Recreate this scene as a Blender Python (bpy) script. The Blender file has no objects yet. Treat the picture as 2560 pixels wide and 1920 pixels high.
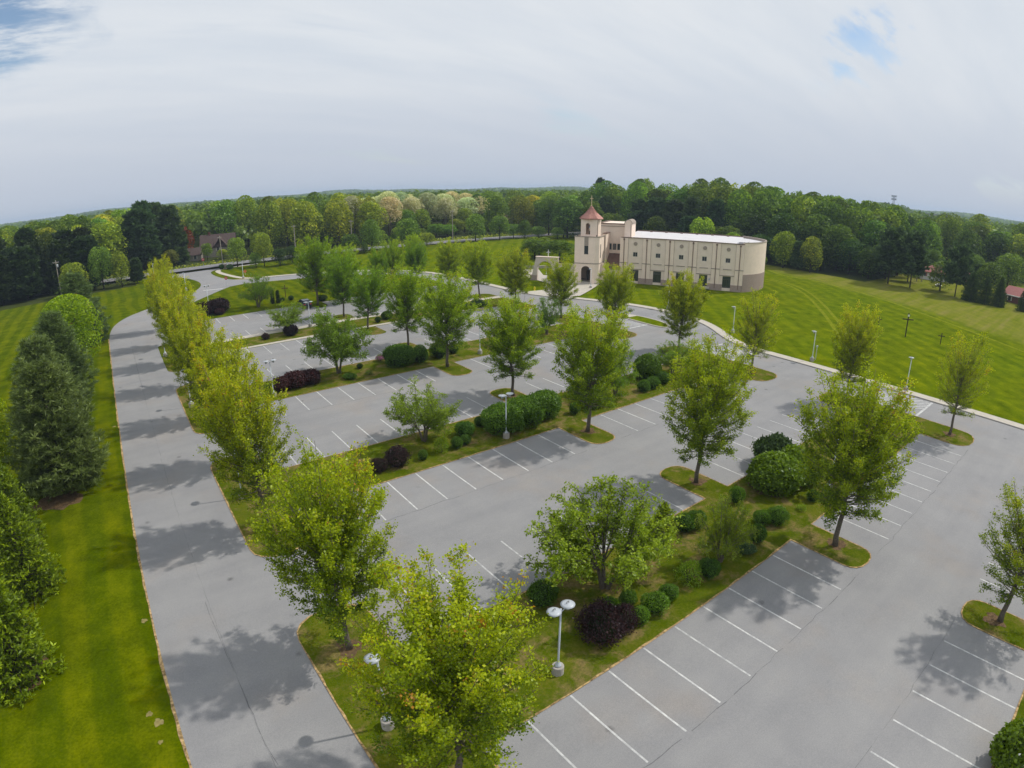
import bpy, math, random
import numpy as np
from mathutils import Matrix, Vector
S = bpy.context.scene
R = math.radians
PHI = 0.6412180759488183
# ---------------------------------------------------------------- camera
cd = bpy.data.cameras.new('camera')
cam = bpy.data.objects.new('camera', cd)
S.collection.objects.link(cam)
cd.type = 'PANO'
cd.panorama_type = 'FISHEYE_LENS_POLYNOMIAL'
cd.sensor_width = 36.0
cd.sensor_height = 27.0
cd.sensor_fit = 'HORIZONTAL'
cd.fisheye_fov = R(180)
cd.fisheye_polynomial_k0 = 0.0
cd.fisheye_polynomial_k1 = -0.04768767582510358
cd.fisheye_polynomial_k2 = 6.473558267866859e-07
cd.fisheye_polynomial_k3 = 1.0413093092765203e-05
cd.fisheye_polynomial_k4 = -1.3390049051398254e-07
cd.clip_start = 0.1
cd.clip_end = 30000
CAMZ = 24.37
cam.matrix_world = Matrix.Translation((0, 0, CAMZ)) @ Matrix.Rotation(-PHI, 4, 'Z') @ Matrix.Rotation(R(90 - 18.506), 4, 'X') @ Matrix.Rotation(-0.0017, 4, 'Z')
S.camera = cam
# ---------------------------------------------------------------- sky, sun, exposure
SUN_EL = R(50)
sdir = Vector((3.55, -1.0, 0)).normalized()
SUN_V = Vector((sdir.x * math.cos(SUN_EL), sdir.y * math.cos(SUN_EL), math.sin(SUN_EL)))
wd = bpy.data.worlds.new('World')
S.world = wd
wd.use_nodes = True
nt = wd.node_tree
nt.nodes.clear()
def N(tree, kind, **kw):
    n = tree.nodes.new(kind)
    for k, v in kw.items():
        if k in ('loc',): continue
        if k.startswith('i_'):
            n.inputs[int(k[2:])].default_value = v
        else:
            setattr(n, k, v)
    return n
L = nt.links.new
out = N(nt, 'ShaderNodeOutputWorld')
sky = N(nt, 'ShaderNodeTexSky', sky_type='NISHITA', sun_disc=False)
sky.sun_elevation = SUN_EL
sky.sun_rotation = math.atan2(SUN_V.x, SUN_V.y)
sky.altitude = 100; sky.air_density = 1.2; sky.dust_density = 0.3; sky.ozone_density = 3.0
bg1 = N(nt, 'ShaderNodeBackground'); bg1.inputs[1].default_value = 0.115
L(sky.outputs[0], bg1.inputs[0])
bg2 = N(nt, 'ShaderNodeBackground')
tc = N(nt, 'ShaderNodeTexCoord')
sep = N(nt, 'ShaderNodeSeparateXYZ'); L(tc.outputs['Generated'], sep.inputs[0])
# cloud sheet: project the view direction on a high flat layer
zc = N(nt, 'ShaderNodeMath', operation='MAXIMUM'); L(sep.outputs[2], zc.inputs[0]); zc.inputs[1].default_value = 0.0
za = N(nt, 'ShaderNodeMath', operation='ADD'); L(zc.outputs[0], za.inputs[0]); za.inputs[1].default_value = 0.22
dx = N(nt, 'ShaderNodeMath', operation='DIVIDE'); L(sep.outputs[0], dx.inputs[0]); L(za.outputs[0], dx.inputs[1])
dy = N(nt, 'ShaderNodeMath', operation='DIVIDE'); L(sep.outputs[1], dy.inputs[0]); L(za.outputs[0], dy.inputs[1])
cmb = N(nt, 'ShaderNodeCombineXYZ'); L(dx.outputs[0], cmb.inputs[0]); L(dy.outputs[0], cmb.inputs[1])
mp = N(nt, 'ShaderNodeMapping'); L(cmb.outputs[0], mp.inputs[0])
mp.inputs['Rotation'].default_value = (0, 0, R(28)); mp.inputs['Scale'].default_value = (0.65, 1.7, 1); mp.inputs['Location'].default_value = (0.4, 1.1, 0)
n1 = N(nt, 'ShaderNodeTexNoise'); n1.inputs['Scale'].default_value = 1.1; n1.inputs['Detail'].default_value = 7; n1.inputs['Roughness'].default_value = 0.52; n1.inputs['Distortion'].default_value = 0.25
L(mp.outputs[0], n1.inputs[0])
# holes of blue in the sheet, at fixed bearings in the sky
nw = N(nt, 'ShaderNodeTexNoise'); nw.inputs['Scale'].default_value = 6.0; nw.inputs['Detail'].default_value = 6; nw.inputs['Roughness'].default_value = 0.6
L(tc.outputs['Generated'], nw.inputs[0])
wv = N(nt, 'ShaderNodeVectorMath', operation='MULTIPLY_ADD'); L(nw.outputs['Color'], wv.inputs[0]); wv.inputs[1].default_value = (0.18, 0.18, 0.06); wv.inputs[2].default_value = (-0.09, -0.09, -0.03)
wa = N(nt, 'ShaderNodeVectorMath', operation='ADD'); L(tc.outputs['Generated'], wa.inputs[0]); L(wv.outputs[0], wa.inputs[1])
wn = N(nt, 'ShaderNodeVectorMath', operation='NORMALIZE'); L(wa.outputs[0], wn.inputs[0])
def hole(vec, inner, outer):
    d = N(nt, 'ShaderNodeVectorMath', operation='DOT_PRODUCT')
    L(wn.outputs[0], d.inputs[0]); d.inputs[1].default_value = Vector(vec).normalized()
    m = N(nt, 'ShaderNodeMapRange'); m.interpolation_type = 'SMOOTHSTEP'
    m.inputs[1].default_value = math.cos(R(outer)); m.inputs[2].default_value = math.cos(R(inner)); m.inputs[3].default_value = 0; m.inputs[4].default_value = 1
    L(d.outputs['Value'], m.inputs[0])
    return m
def azel(a, e): return (math.sin(R(a)) * math.cos(R(e)), math.cos(R(a)) * math.cos(R(e)), math.sin(R(e)))
HOLES = [hole(azel(-11, 21), 3, 13), hole(azel(68.8, 13.0), -2, 4.4)]
HOLES[1].inputs[4].default_value = 0.72
hs = N(nt, 'ShaderNodeMath', operation='MAXIMUM'); L(HOLES[0].outputs[0], hs.inputs[0]); L(HOLES[1].outputs[0], hs.inputs[1])
n3 = N(nt, 'ShaderNodeTexNoise'); n3.inputs['Scale'].default_value = 3.2; n3.inputs['Detail'].default_value = 8; n3.inputs['Roughness'].default_value = 0.62; L(mp.outputs[0], n3.inputs[0])
n3r = N(nt, 'ShaderNodeMapRange'); n3r.interpolation_type = 'SMOOTHSTEP'; L(n3.outputs[0], n3r.inputs[0]); n3r.inputs[1].default_value = 0.30; n3r.inputs[2].default_value = 0.60
hm = N(nt, 'ShaderNodeMath', operation='MULTIPLY'); L(hs.outputs[0], hm.inputs[0]); L(n3r.outputs[0], hm.inputs[1])
hn = N(nt, 'ShaderNodeMath', operation='MULTIPLY_ADD'); L(hm.outputs[0], hn.inputs[0]); hn.inputs[1].default_value = -0.42; L(n1.outputs[0], hn.inputs[2])
cr = N(nt, 'ShaderNodeMapRange'); cr.interpolation_type = 'SMOOTHSTEP'
cr.inputs[1].default_value = 0.12; cr.inputs[2].default_value = 0.40; cr.inputs[3].default_value = 0.05; cr.inputs[4].default_value = 1
L(hn.outputs[0], cr.inputs[0])
# cloud brightness: soft streaks, greyer and bluer near the horizon
n2 = N(nt, 'ShaderNodeTexNoise'); n2.inputs['Scale'].default_value = 2.0; n2.inputs['Detail'].default_value = 6; n2.inputs['Roughness'].default_value = 0.55
mp2 = N(nt, 'ShaderNodeMapping'); L(cmb.outputs[0], mp2.inputs[0]); mp2.inputs['Rotation'].default_value = (0, 0, R(38)); mp2.inputs['Scale'].default_value = (0.4, 1.6, 1)
L(mp2.outputs[0], n2.inputs[0])
ramp = N(nt, 'ShaderNodeValToRGB'); L(n2.outputs[0], ramp.inputs[0])
ramp.color_ramp.elements[0].position = 0.34; ramp.color_ramp.elements[0].color = (0.665, 0.72, 0.79, 1)
ramp.color_ramp.elements[1].position = 0.66; ramp.color_ramp.elements[1].color = (0.765, 0.80, 0.84, 1)
hz = N(nt, 'ShaderNodeMapRange'); hz.interpolation_type = 'SMOOTHSTEP'; L(sep.outputs[2], hz.inputs[0])
hz.inputs[1].default_value = 0.0; hz.inputs[2].default_value = 0.24; hz.inputs[3].default_value = 1; hz.inputs[4].default_value = 0
mixh = N(nt, 'ShaderNodeMix', data_type='RGBA'); L(hz.outputs[0], mixh.inputs[0]); L(ramp.outputs[0], mixh.inputs[6]); mixh.inputs[7].default_value = (0.535, 0.585, 0.675, 1)
L(mixh.outputs[2], bg2.inputs[0]); bg2.inputs[1].default_value = 1.0
hz2 = N(nt, 'ShaderNodeMapRange'); L(sep.outputs[2], hz2.inputs[0]); hz2.inputs[1].default_value = 0.02; hz2.inputs[2].default_value = 0.2; hz2.inputs[3].default_value = 1; hz2.inputs[4].default_value = 0
mx = N(nt, 'ShaderNodeMath', operation='MAXIMUM'); L(cr.outputs[0], mx.inputs[0]); L(hz2.outputs[0], mx.inputs[1])
ms = N(nt, 'ShaderNodeMixShader'); L(mx.outputs[0], ms.inputs[0]); L(bg1.outputs[0], ms.inputs[1]); L(bg2.outputs[0], ms.inputs[2])
L(ms.outputs[0], out.inputs[0])
sl = bpy.data.lights.new('sun', 'SUN'); sl.energy = 3.0; sl.angle = R(1.3); sl.color = (1.0, 0.955, 0.87)
so = bpy.data.objects.new('sun', sl); S.collection.objects.link(so)
so.rotation_euler = SUN_V.to_track_quat('Z', 'Y').to_euler()
so.location = (0, 0, 300)
S.view_settings.view_transform = 'Standard'
S.view_settings.look = 'None'
S.view_settings.exposure = 0.0
S.view_settings.gamma = 1.0
S.cycles.use_denoising = True
S.cycles.denoiser = 'OPENIMAGEDENOISE'
S.cycles.denoising_input_passes = 'RGB_ALBEDO_NORMAL'
S.cycles.denoising_prefilter = 'ACCURATE'
S.cycles.max_bounces = 6
S.cycles.diffuse_bounces = 3
S.cycles.transmission_bounces = 3
S.cycles.transparent_max_bounces = 4
S.cycles.volume_bounces = 0
S.cycles.use_adaptive_sampling = True
S.cycles.adaptive_threshold = 0.02
rng = np.random.default_rng(7)

# ---------------------------------------------------------------- terrain height
GA, GB = 0.008300476702852872, 0.013475441009897907
def Z(u, w):
    u = np.asarray(u, float); w = np.asarray(w, float)
    pl = GA * u + GB * w
    d = np.hypot(u - 60, w - 110)
    t = np.clip((d - 300) / 350, 0, 1); t = t * t * (3 - 2 * t)
    r = np.hypot(u, w)
    az = np.degrees(np.arctan2(u, w))
    far = 3.5 + 2.6 * np.sin(u / 310 + 1) * np.cos(w / 270) + 0.0 * r
    far = far + 7.0 * np.clip((r - 900) / 1500, 0, 1)
    far = far + np.clip((r - 1700) / 900, 0, 1) * (11.0 + 5.0 * np.sin(az / 3.1 + 1.0) + 3.0 * np.sin(az / 1.13 + 2.0))
    far = far + 17.0 * np.exp(-((az - 70.8) / 2.6) ** 2 - ((r - 980) / 190) ** 2)
    far = far + 5.0 * np.exp(-((az - 6) / 7.0) ** 2 - ((r - 1500) / 400) ** 2)
    return pl * (1 - t) + far * t
def z(u, w): return float(Z(u, w))

# ---------------------------------------------------------------- materials
MATS = {}
def newmat(name):
    m = bpy.data.materials.new(name); m.use_nodes = True
    MATS[name] = m
    t = m.node_tree; t.nodes.clear()
    o = t.nodes.new('ShaderNodeOutputMaterial')
    return m, t, o
def prin(t, col=(.5, .5, .5), rough=.8, spec=.3, metal=0):
    p = t.nodes.new('ShaderNodeBsdfPrincipled')
    if col is not None: p.inputs['Base Color'].default_value = (*col, 1)
    p.inputs['Roughness'].default_value = rough
    p.inputs['Specular IOR Level'].default_value = spec
    p.inputs['Metallic'].default_value = metal
    return p
def noise(t, scale, detail=4, rough=.55, vec=None, dist=0):
    n = t.nodes.new('ShaderNodeTexNoise')
    n.inputs['Scale'].default_value = scale; n.inputs['Detail'].default_value = detail
    n.inputs['Roughness'].default_value = rough; n.inputs['Distortion'].default_value = dist
    if vec is not None: t.links.new(vec, n.inputs[0])
    return n.outputs[0]
def mathn(t, op, a, b=None, c=None, clamp=False):
    n = t.nodes.new('ShaderNodeMath'); n.operation = op; n.use_clamp = clamp
    for i, x in enumerate((a, b, c)):
        if x is None: continue
        if isinstance(x, (int, float)): n.inputs[i].default_value = x
        else: t.links.new(x, n.inputs[i])
    return n.outputs[0]
def ramp3(t, fac, stops):
    n = t.nodes.new('ShaderNodeValToRGB')
    if fac is not None: t.links.new(fac, n.inputs[0])
    e = n.color_ramp.elements
    while len(e) < len(stops): e.new(0.5)
    for i, (p, c) in enumerate(stops):
        e[i].position = p; e[i].color = (*c, 1) if len(c) == 3 else c
    return n.outputs[0]
def mixc(t, fac, a, b, mode='MIX'):
    n = t.nodes.new('ShaderNodeMix'); n.data_type = 'RGBA'; n.blend_type = mode
    for i, x in ((0, fac), (6, a), (7, b)):
        if isinstance(x, (int, float)): n.inputs[i].default_value = x
        elif isinstance(x, tuple): n.inputs[i].default_value = (*x, 1)
        else: t.links.new(x, n.inputs[i])
    return n.outputs[2]
def maprange(t, x, a, b, c=0., d=1., smooth=True):
    n = t.nodes.new('ShaderNodeMapRange')
    if smooth: n.interpolation_type = 'SMOOTHSTEP'
    t.links.new(x, n.inputs[0])
    for i, v in zip((1, 2, 3, 4), (a, b, c, d)): n.inputs[i].default_value = v
    return n.outputs[0]
def objco(t):
    n = t.nodes.new('ShaderNodeTexCoord'); return n.outputs['Object']
def simple(name, col, rough=.7, spec=.3, metal=0, var=.12, vscale=3.0, bump=0.0, bscale=40):
    m, t, o = newmat(name)
    co = objco(t)
    p = prin(t, col, rough, spec, metal)
    n = noise(t, vscale, 5, .6, co)
    f = maprange(t, n, .3, .7, 1 - var, 1 + var, False)
    mu = t.nodes.new('ShaderNodeVectorMath'); mu.operation = 'SCALE'; mu.inputs[0].default_value = col
    t.links.new(f, mu.inputs['Scale']); t.links.new(mu.outputs[0], p.inputs['Base Color'])
    if bump > 0:
        b = t.nodes.new('ShaderNodeBump'); b.inputs['Strength'].default_value = bump; b.inputs['Distance'].default_value = .02
        t.links.new(noise(t, bscale, 4, .6, co), b.inputs['Height']); t.links.new(b.outputs[0], p.inputs['Normal'])
    t.links.new(p.outputs[0], o.inputs[0])
    return m
def foliage(name, stops, trans=.38, tcol=1.25):
    """leaf colour by the leaf's own age/position ('tone'), tinted per plant by the object colour"""
    m, t, o = newmat(name)
    a = t.nodes.new('ShaderNodeAttribute'); a.attribute_name = 'tone'
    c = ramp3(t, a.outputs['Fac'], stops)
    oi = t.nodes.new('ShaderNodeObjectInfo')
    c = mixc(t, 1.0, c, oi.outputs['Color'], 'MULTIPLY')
    d = t.nodes.new('ShaderNodeBsdfDiffuse'); t.links.new(c, d.inputs[0])
    tr = t.nodes.new('ShaderNodeBsdfTranslucent')
    c2 = mixc(t, 1.0, c, (tcol * 1.0, tcol * 1.0, tcol * .6), 'MULTIPLY'); t.links.new(c2, tr.inputs[0])
    mx_ = t.nodes.new('ShaderNodeMixShader'); mx_.inputs[0].default_value = trans
    t.links.new(d.outputs[0], mx_.inputs[1]); t.links.new(tr.outputs[0], mx_.inputs[2])
    g = t.nodes.new('ShaderNodeBsdfGlossy'); g.inputs['Roughness'].default_value = .45; g.inputs[0].default_value = (.9, .95, 1, 1)
    m2 = t.nodes.new('ShaderNodeMixShader'); m2.inputs[0].default_value = .02
    t.links.new(mx_.outputs[0], m2.inputs[1]); t.links.new(g.outputs[0], m2.inputs[2])
    t.links.new(m2.outputs[0], o.inputs[0])
    return m
M = {}
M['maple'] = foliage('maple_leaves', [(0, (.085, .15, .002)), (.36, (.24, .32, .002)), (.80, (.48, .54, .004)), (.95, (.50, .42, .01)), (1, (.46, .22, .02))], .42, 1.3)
M['fresh'] = foliage('fresh_leaves', [(0, (.075, .13, .004)), (.5, (.18, .27, .006)), (1, (.33, .44, .02))], .40, 1.35)
M['deep'] = foliage('deep_leaves', [(0, (.03, .07, .006)), (.5, (.09, .17, .010)), (1, (.20, .33, .02))], .3)
M['needle'] = foliage('needles', [(0, (.040, .066, .018)), (.5, (.110, .155, .044)), (1, (.25, .32, .10))], .3)
M['spruce'] = foliage('spruce_needles', [(0, (.035, .06, .006)), (.5, (.095, .145, .008)), (1, (.27, .35, .015))], .3)
M['purple'] = foliage('purple_leaves', [(0, (.020, .010, .012)), (.5, (.040, .018, .020)), (1, (.085, .035, .030))], .2)
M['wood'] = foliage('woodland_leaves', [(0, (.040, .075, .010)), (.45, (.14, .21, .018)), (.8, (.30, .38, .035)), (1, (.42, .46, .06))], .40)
M['bloom'] = foliage('locust_bloom', [(0, (.12, .15, .04)), (.30, (.30, .33, .12)), (.55, (.55, .56, .32)), (1, (.80, .79, .58))], .38)
M['flower'] = simple('white_petals', (.8, .8, .74), .7, var=.05)
M['azalea'] = simple('pink_petals', (.42, .12, .30), .7)
M['bark'] = simple('bark', (.135, .115, .095), .9, .15, var=.35, vscale=9, bump=.5, bscale=30)
M['barkdark'] = simple('dark_bark', (.055, .045, .038), .95, .1, var=.35, vscale=6)
M['mulch'] = simple('mulch', (.13, .085, .045), .95, .1, var=.5, vscale=6, bump=.6)
M['steel'] = simple('galvanised_steel', (.50, .54, .58), .45, .5, .25, var=.12, vscale=5)
M['shade'] = simple('white_enamel', (.42, .45, .49), .4, .5, 0, var=.05)
M['glassy'] = simple('lamp_glass', (.35, .38, .40), .2, .5)
M['concrete'] = simple('concrete', (.40, .37, .335), .9, .2, var=.16, vscale=2.5, bump=.3)
M['conc_pale'] = simple('pale_concrete', (.47, .43, .37), .9, .2, var=.10, vscale=1.2)
M['stucco'] = simple('cream_stucco', (.86, .71, .60), .92, .15, var=.05, vscale=.8)
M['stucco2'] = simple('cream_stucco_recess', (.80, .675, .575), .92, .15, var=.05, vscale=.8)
M['gatewall'] = simple('shaded_cream_stucco', (.60, .52, .455), .92, .15, var=.08, vscale=.8)  # the church cream darkened, the gate's shade put into the colour
M['trim'] = simple('taupe_trim', (.34, .285, .24), .85, .2, var=.08)
M['basec'] = simple('rosy_base_block', (.37, .285, .25), .9, .2, var=.10, vscale=3)
M['metalbrown'] = simple('brown_metal', (.15, .085, .062), .5, .4, .1, var=.1)
M['redroof'] = simple('weathered_red_roof', (.40, .19, .15), .32, .6, .45, var=.18, vscale=1.5)
M['whiteroof'] = simple('white_roof', (.60, .585, .60), .7, .3, var=.07, vscale=.5)
M['glass'] = simple('dark_glass', (.035, .045, .05), .08, .8, var=.3, vscale=1.0)
M['frame'] = simple('dark_frame', (.05, .048, .042), .5, .4)
M['winlight'] = simple('pale_frame', (.60, .56, .49), .6, .3)
M['crossgold'] = simple('pale_gold', (.62, .50, .30), .5, .5, .3)
M['timber'] = simple('dark_timber', (.035, .028, .024), .85, .2, var=.3, vscale=8)
M['timberbrown'] = simple('brown_timber', (.11, .06, .04), .85, .2, var=.3, vscale=8)
M['paint'] = simple('white_paint', (.70, .70, .68), .7, .3)
M['redpaint'] = simple('red_sign', (.50, .02, .03), .5, .4)
M['orangesign'] = simple('orange_sign', (.75, .20, .08), .5, .4)
M['yellow'] = simple('yellow_paint', (.72, .56, .03), .6, .3)
M['carpaint'] = simple('dark_blue_paint', (.020, .030, .045), .18, .8, .3, var=.02)
M['rubber'] = simple('rubber', (.02, .02, .02), .8)
M['shingle'] = simple('brown_shingle', (.085, .060, .055), .9, .2, var=.25, vscale=3)
M['shinglered'] = simple('red_shingle', (.33, .13, .12), .85, .2, var=.15, vscale=2)
M['shinglegrey'] = simple('grey_shingle', (.12, .13, .13), .85, .2, var=.15, vscale=2)
M['stone'] = simple('field_stone', (.30, .27, .23), .9, .2, var=.4, vscale=4)
M['siding'] = simple('white_siding', (.66, .64, .63), .7, .3, var=.05)
M['brick'] = simple('brown_brick', (.17, .07, .055), .9, .2, var=.2, vscale=5)
M['pole'] = simple('weathered_pole', (.36, .32, .27), .9, .2, var=.2, vscale=4)
M['road'] = simple('old_road', (.205, .20, .205), .9, .2, var=.12, vscale=.7)
M['litter'] = simple('dry_leaf_litter', (.36, .25, .12), .95, .0, var=.75, vscale=4)
M['soil'] = simple('bare_soil', (.24, .20, .08), .95, .1, var=.25, vscale=5)
M['field'] = simple('ploughed_field', (.34, .21, .15), .95, .1, var=.15, vscale=.1)
M['tower'] = simple('tower_steel', (.20, .22, .25), .6)
M['crack'] = simple('sealed_crack', (.145, .145, .152), .9, .2, var=.2)
M['hedgecore'] = simple('inner_twigs', (.018, .026, .010), .95, .05, var=.3, vscale=5)

def make_grass(name, near):
    m, t, o = newmat(name)
    co = objco(t)
    sp = t.nodes.new('ShaderNodeSeparateXYZ'); t.links.new(co, sp.inputs[0])
    X, Y = sp.outputs[0], sp.outputs[1]
    fine = noise(t, 6.0, 6, .7, co)
    mid = noise(t, .45, 5, .6, co)
    big = noise(t, .045, 4, .55, co)
    f = mathn(t, 'MULTIPLY_ADD', fine, .50, mathn(t, 'MULTIPLY', mid, .50))
    if near:   # lot islands: thin turf over soil
        c = ramp3(t, f, [(.30, (.038, .060, .003)), (.47, (.075, .105, .004)), (.61, (.125, .130, .014)), (.75, (.21, .165, .05))])
        bare = mathn(t, 'MULTIPLY', maprange(t, noise(t, .5, 6, .7, co, .3), .47, .64), .85)
        c = mixc(t, bare, c, ramp3(t, fine, [(.3, (.12, .095, .035)), (.7, (.28, .20, .085))]))
        st = None
    else:
        c = ramp3(t, f, [(.34, (.046, .074, .0005)), (.50, (.088, .128, .0006)), (.66, (.150, .185, .001))])
        c = mixc(t, maprange(t, big, .40, .66), c, mixc(t, 1., c, (.90, .98, .8), 'MULTIPLY'))
        # mowing stripes: beside the left road they run along it, on the church lawn they run oblique
        wig = mathn(t, 'MULTIPLY', noise(t, .05, 2, .5, co), 3.0)
        w1 = mathn(t, 'SINE', mathn(t, 'MULTIPLY', mathn(t, 'ADD', X, wig), 2 * math.pi / 3.4))
        s1 = mathn(t, 'ADD', mathn(t, 'MULTIPLY', X, .765), mathn(t, 'MULTIPLY', Y, -.644))
        w2 = mathn(t, 'SINE', mathn(t, 'MULTIPLY', mathn(t, 'ADD', s1, wig), 2 * math.pi / 3.3))
        right = mathn(t, 'GREATER_THAN', X, 60)
        lw = maprange(t, w1, -.45, .45); rw = maprange(t, w2, -.35, .35)
        sw = mathn(t, 'ADD', mathn(t, 'MULTIPLY', lw, mathn(t, 'SUBTRACT', 1., right)), mathn(t, 'MULTIPLY', rw, right))
        sw = mathn(t, 'MULTIPLY_ADD', mathn(t, 'SUBTRACT', mid, .5), .6, sw)
        dark = mixc(t, 1., c, (.74, .84, .8), 'MULTIPLY'); light = mixc(t, 1., c, (1.30, 1.20, 1.4), 'MULTIPLY')
        c = mixc(t, mathn(t, 'MULTIPLY_ADD', sw, mathn(t, 'SUBTRACT', .60, mathn(t, 'MULTIPLY', right, .22)), mathn(t, 'MULTIPLY_ADD', right, .11, .20), True), dark, light)
        c = mixc(t, 1., c, mixc(t, right, (.93, .84, 1.), (1.16, 1.06, 1.)), 'MULTIPLY')
        # yellower, drier turf in the open field up the slope on the right
        ln = mathn(t, 'ADD', mathn(t, 'MULTIPLY', X, .925), mathn(t, 'MULTIPLY', Y, -.38))
        dn = mathn(t, 'MULTIPLY_ADD', noise(t, .03, 3, .5, co), 16.0, ln)
        dry = maprange(t, dn, 118.5 + 8, 124 + 8)
        s3 = noise(t, .5, 4, .6, None)
        mpn = t.nodes.new('ShaderNodeMapping'); t.links.new(co, mpn.inputs[0]); mpn.inputs['Rotation'].default_value = (0, 0, R(-67)); mpn.inputs['Scale'].default_value = (.10, 1.1, 1)
        t.links.new(mpn.outputs[0], s3.node.inputs[0])
        dc = ramp3(t, s3, [(.30, (.13, .15, .008)), (.5, (.19, .19, .03)), (.68, (.25, .21, .07))])
        c = mixc(t, mathn(t, 'MULTIPLY', dry, .62), c, dc)
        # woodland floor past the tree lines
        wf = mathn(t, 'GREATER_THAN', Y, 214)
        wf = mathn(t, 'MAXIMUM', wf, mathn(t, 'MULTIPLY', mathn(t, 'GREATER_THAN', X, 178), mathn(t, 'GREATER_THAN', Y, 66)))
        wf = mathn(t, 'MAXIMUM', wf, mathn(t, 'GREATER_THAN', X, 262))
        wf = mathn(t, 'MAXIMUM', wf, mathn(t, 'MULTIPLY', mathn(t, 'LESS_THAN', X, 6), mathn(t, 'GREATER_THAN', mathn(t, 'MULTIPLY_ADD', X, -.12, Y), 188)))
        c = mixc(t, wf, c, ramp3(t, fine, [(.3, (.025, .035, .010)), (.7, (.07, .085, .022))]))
    p = prin(t, None, 1.0, .0); t.links.new(c, p.inputs['Base Color'])
    b = t.nodes.new('ShaderNodeBump'); b.inputs['Strength'].default_value = .7; b.inputs['Distance'].default_value = .05
    t.links.new(noise(t, 11.0, 5, .7, co), b.inputs['Height']); t.links.new(b.outputs[0], p.inputs['Normal'])
    t.links.new(p.outputs[0], o.inputs[0])
    return m
M['paletrack'] = simple('rolled_grass', (.160, .185, .010), 1.0, 0, var=.25, vscale=1.2)
M['grass'] = make_grass('lawn_grass', False)
M['turf'] = make_grass('island_turf', True)
def make_asphalt():
    m, t, o = newmat('asphalt')
    co = objco(t)
    sp = t.nodes.new('ShaderNodeSeparateXYZ'); t.links.new(co, sp.inputs[0])
    grain = noise(t, 14, 5, .85, co)
    blot = noise(t, .35, 6, .62, co)
    big = noise(t, .05, 3, .5, co)
    mp_ = t.nodes.new('ShaderNodeMapping'); t.links.new(co, mp_.inputs[0]); mp_.inputs['Scale'].default_value = (.05, .6, 1)
    trk = noise(t, 1.0, 4, .6, mp_.outputs[0])
    f = mathn(t, 'MULTIPLY_ADD', grain, .52, mathn(t, 'MULTIPLY_ADD', blot, .20, mathn(t, 'MULTIPLY_ADD', big, .12, mathn(t, 'MULTIPLY', trk, .16))))
    c = ramp3(t, f, [(.34, (.185, .185, .195)), (.49, (.250, .247, .252)), (.63, (.315, .309, .304))])
    tan = maprange(t, noise(t, .12, 4, .6, co), .50, .70)
    c = mixc(t, mathn(t, 'MULTIPLY', tan, .5), c, mixc(t, 1., c, (1.08, .97, .86), 'MULTIPLY'))
    # stains from parked cars in the stalls
    v = t.nodes.new('ShaderNodeTexVoronoi'); v.inputs['Scale'].default_value = .31; t.links.new(co, v.inputs[0])
    spot = maprange(t, mathn(t, 'MULTIPLY_ADD', noise(t, 6, 3, .6, co), .10, v.outputs['Distance']), .06, .15, .55, 1.)
    c = mixc(t, 1., c, spot, 'MULTIPLY')
    p = prin(t, None, .88, .25); t.links.new(c, p.inputs['Base Color'])
    b = t.nodes.new('ShaderNodeBump'); b.inputs['Strength'].default_value = .35; b.inputs['Distance'].default_value = .01
    t.links.new(grain, b.inputs['Height']); t.links.new(b.outputs[0], p.inputs['Normal'])
    t.links.new(p.outputs[0], o.inputs[0])
    return m
M['asphalt'] = make_asphalt()
def make_paint():
    m, t, o = newmat('worn_line_paint')
    co = objco(t)
    w = maprange(t, noise(t, 2.2, 6, .7, co), .36, .62)
    w2 = mathn(t, 'MULTIPLY_ADD', maprange(t, noise(t, .12, 3, .6, co), .35, .65), .30, mathn(t, 'MULTIPLY', w, .55))
    c = mixc(t, mathn(t, 'ADD', w2, .12, None, True), (.30, .30, .31), (.66, .66, .64))
    p = prin(t, None, .8, .2); t.links.new(c, p.inputs['Base Color']); t.links.new(p.outputs[0], o.inputs[0])
    return m
M['line'] = make_paint()

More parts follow.
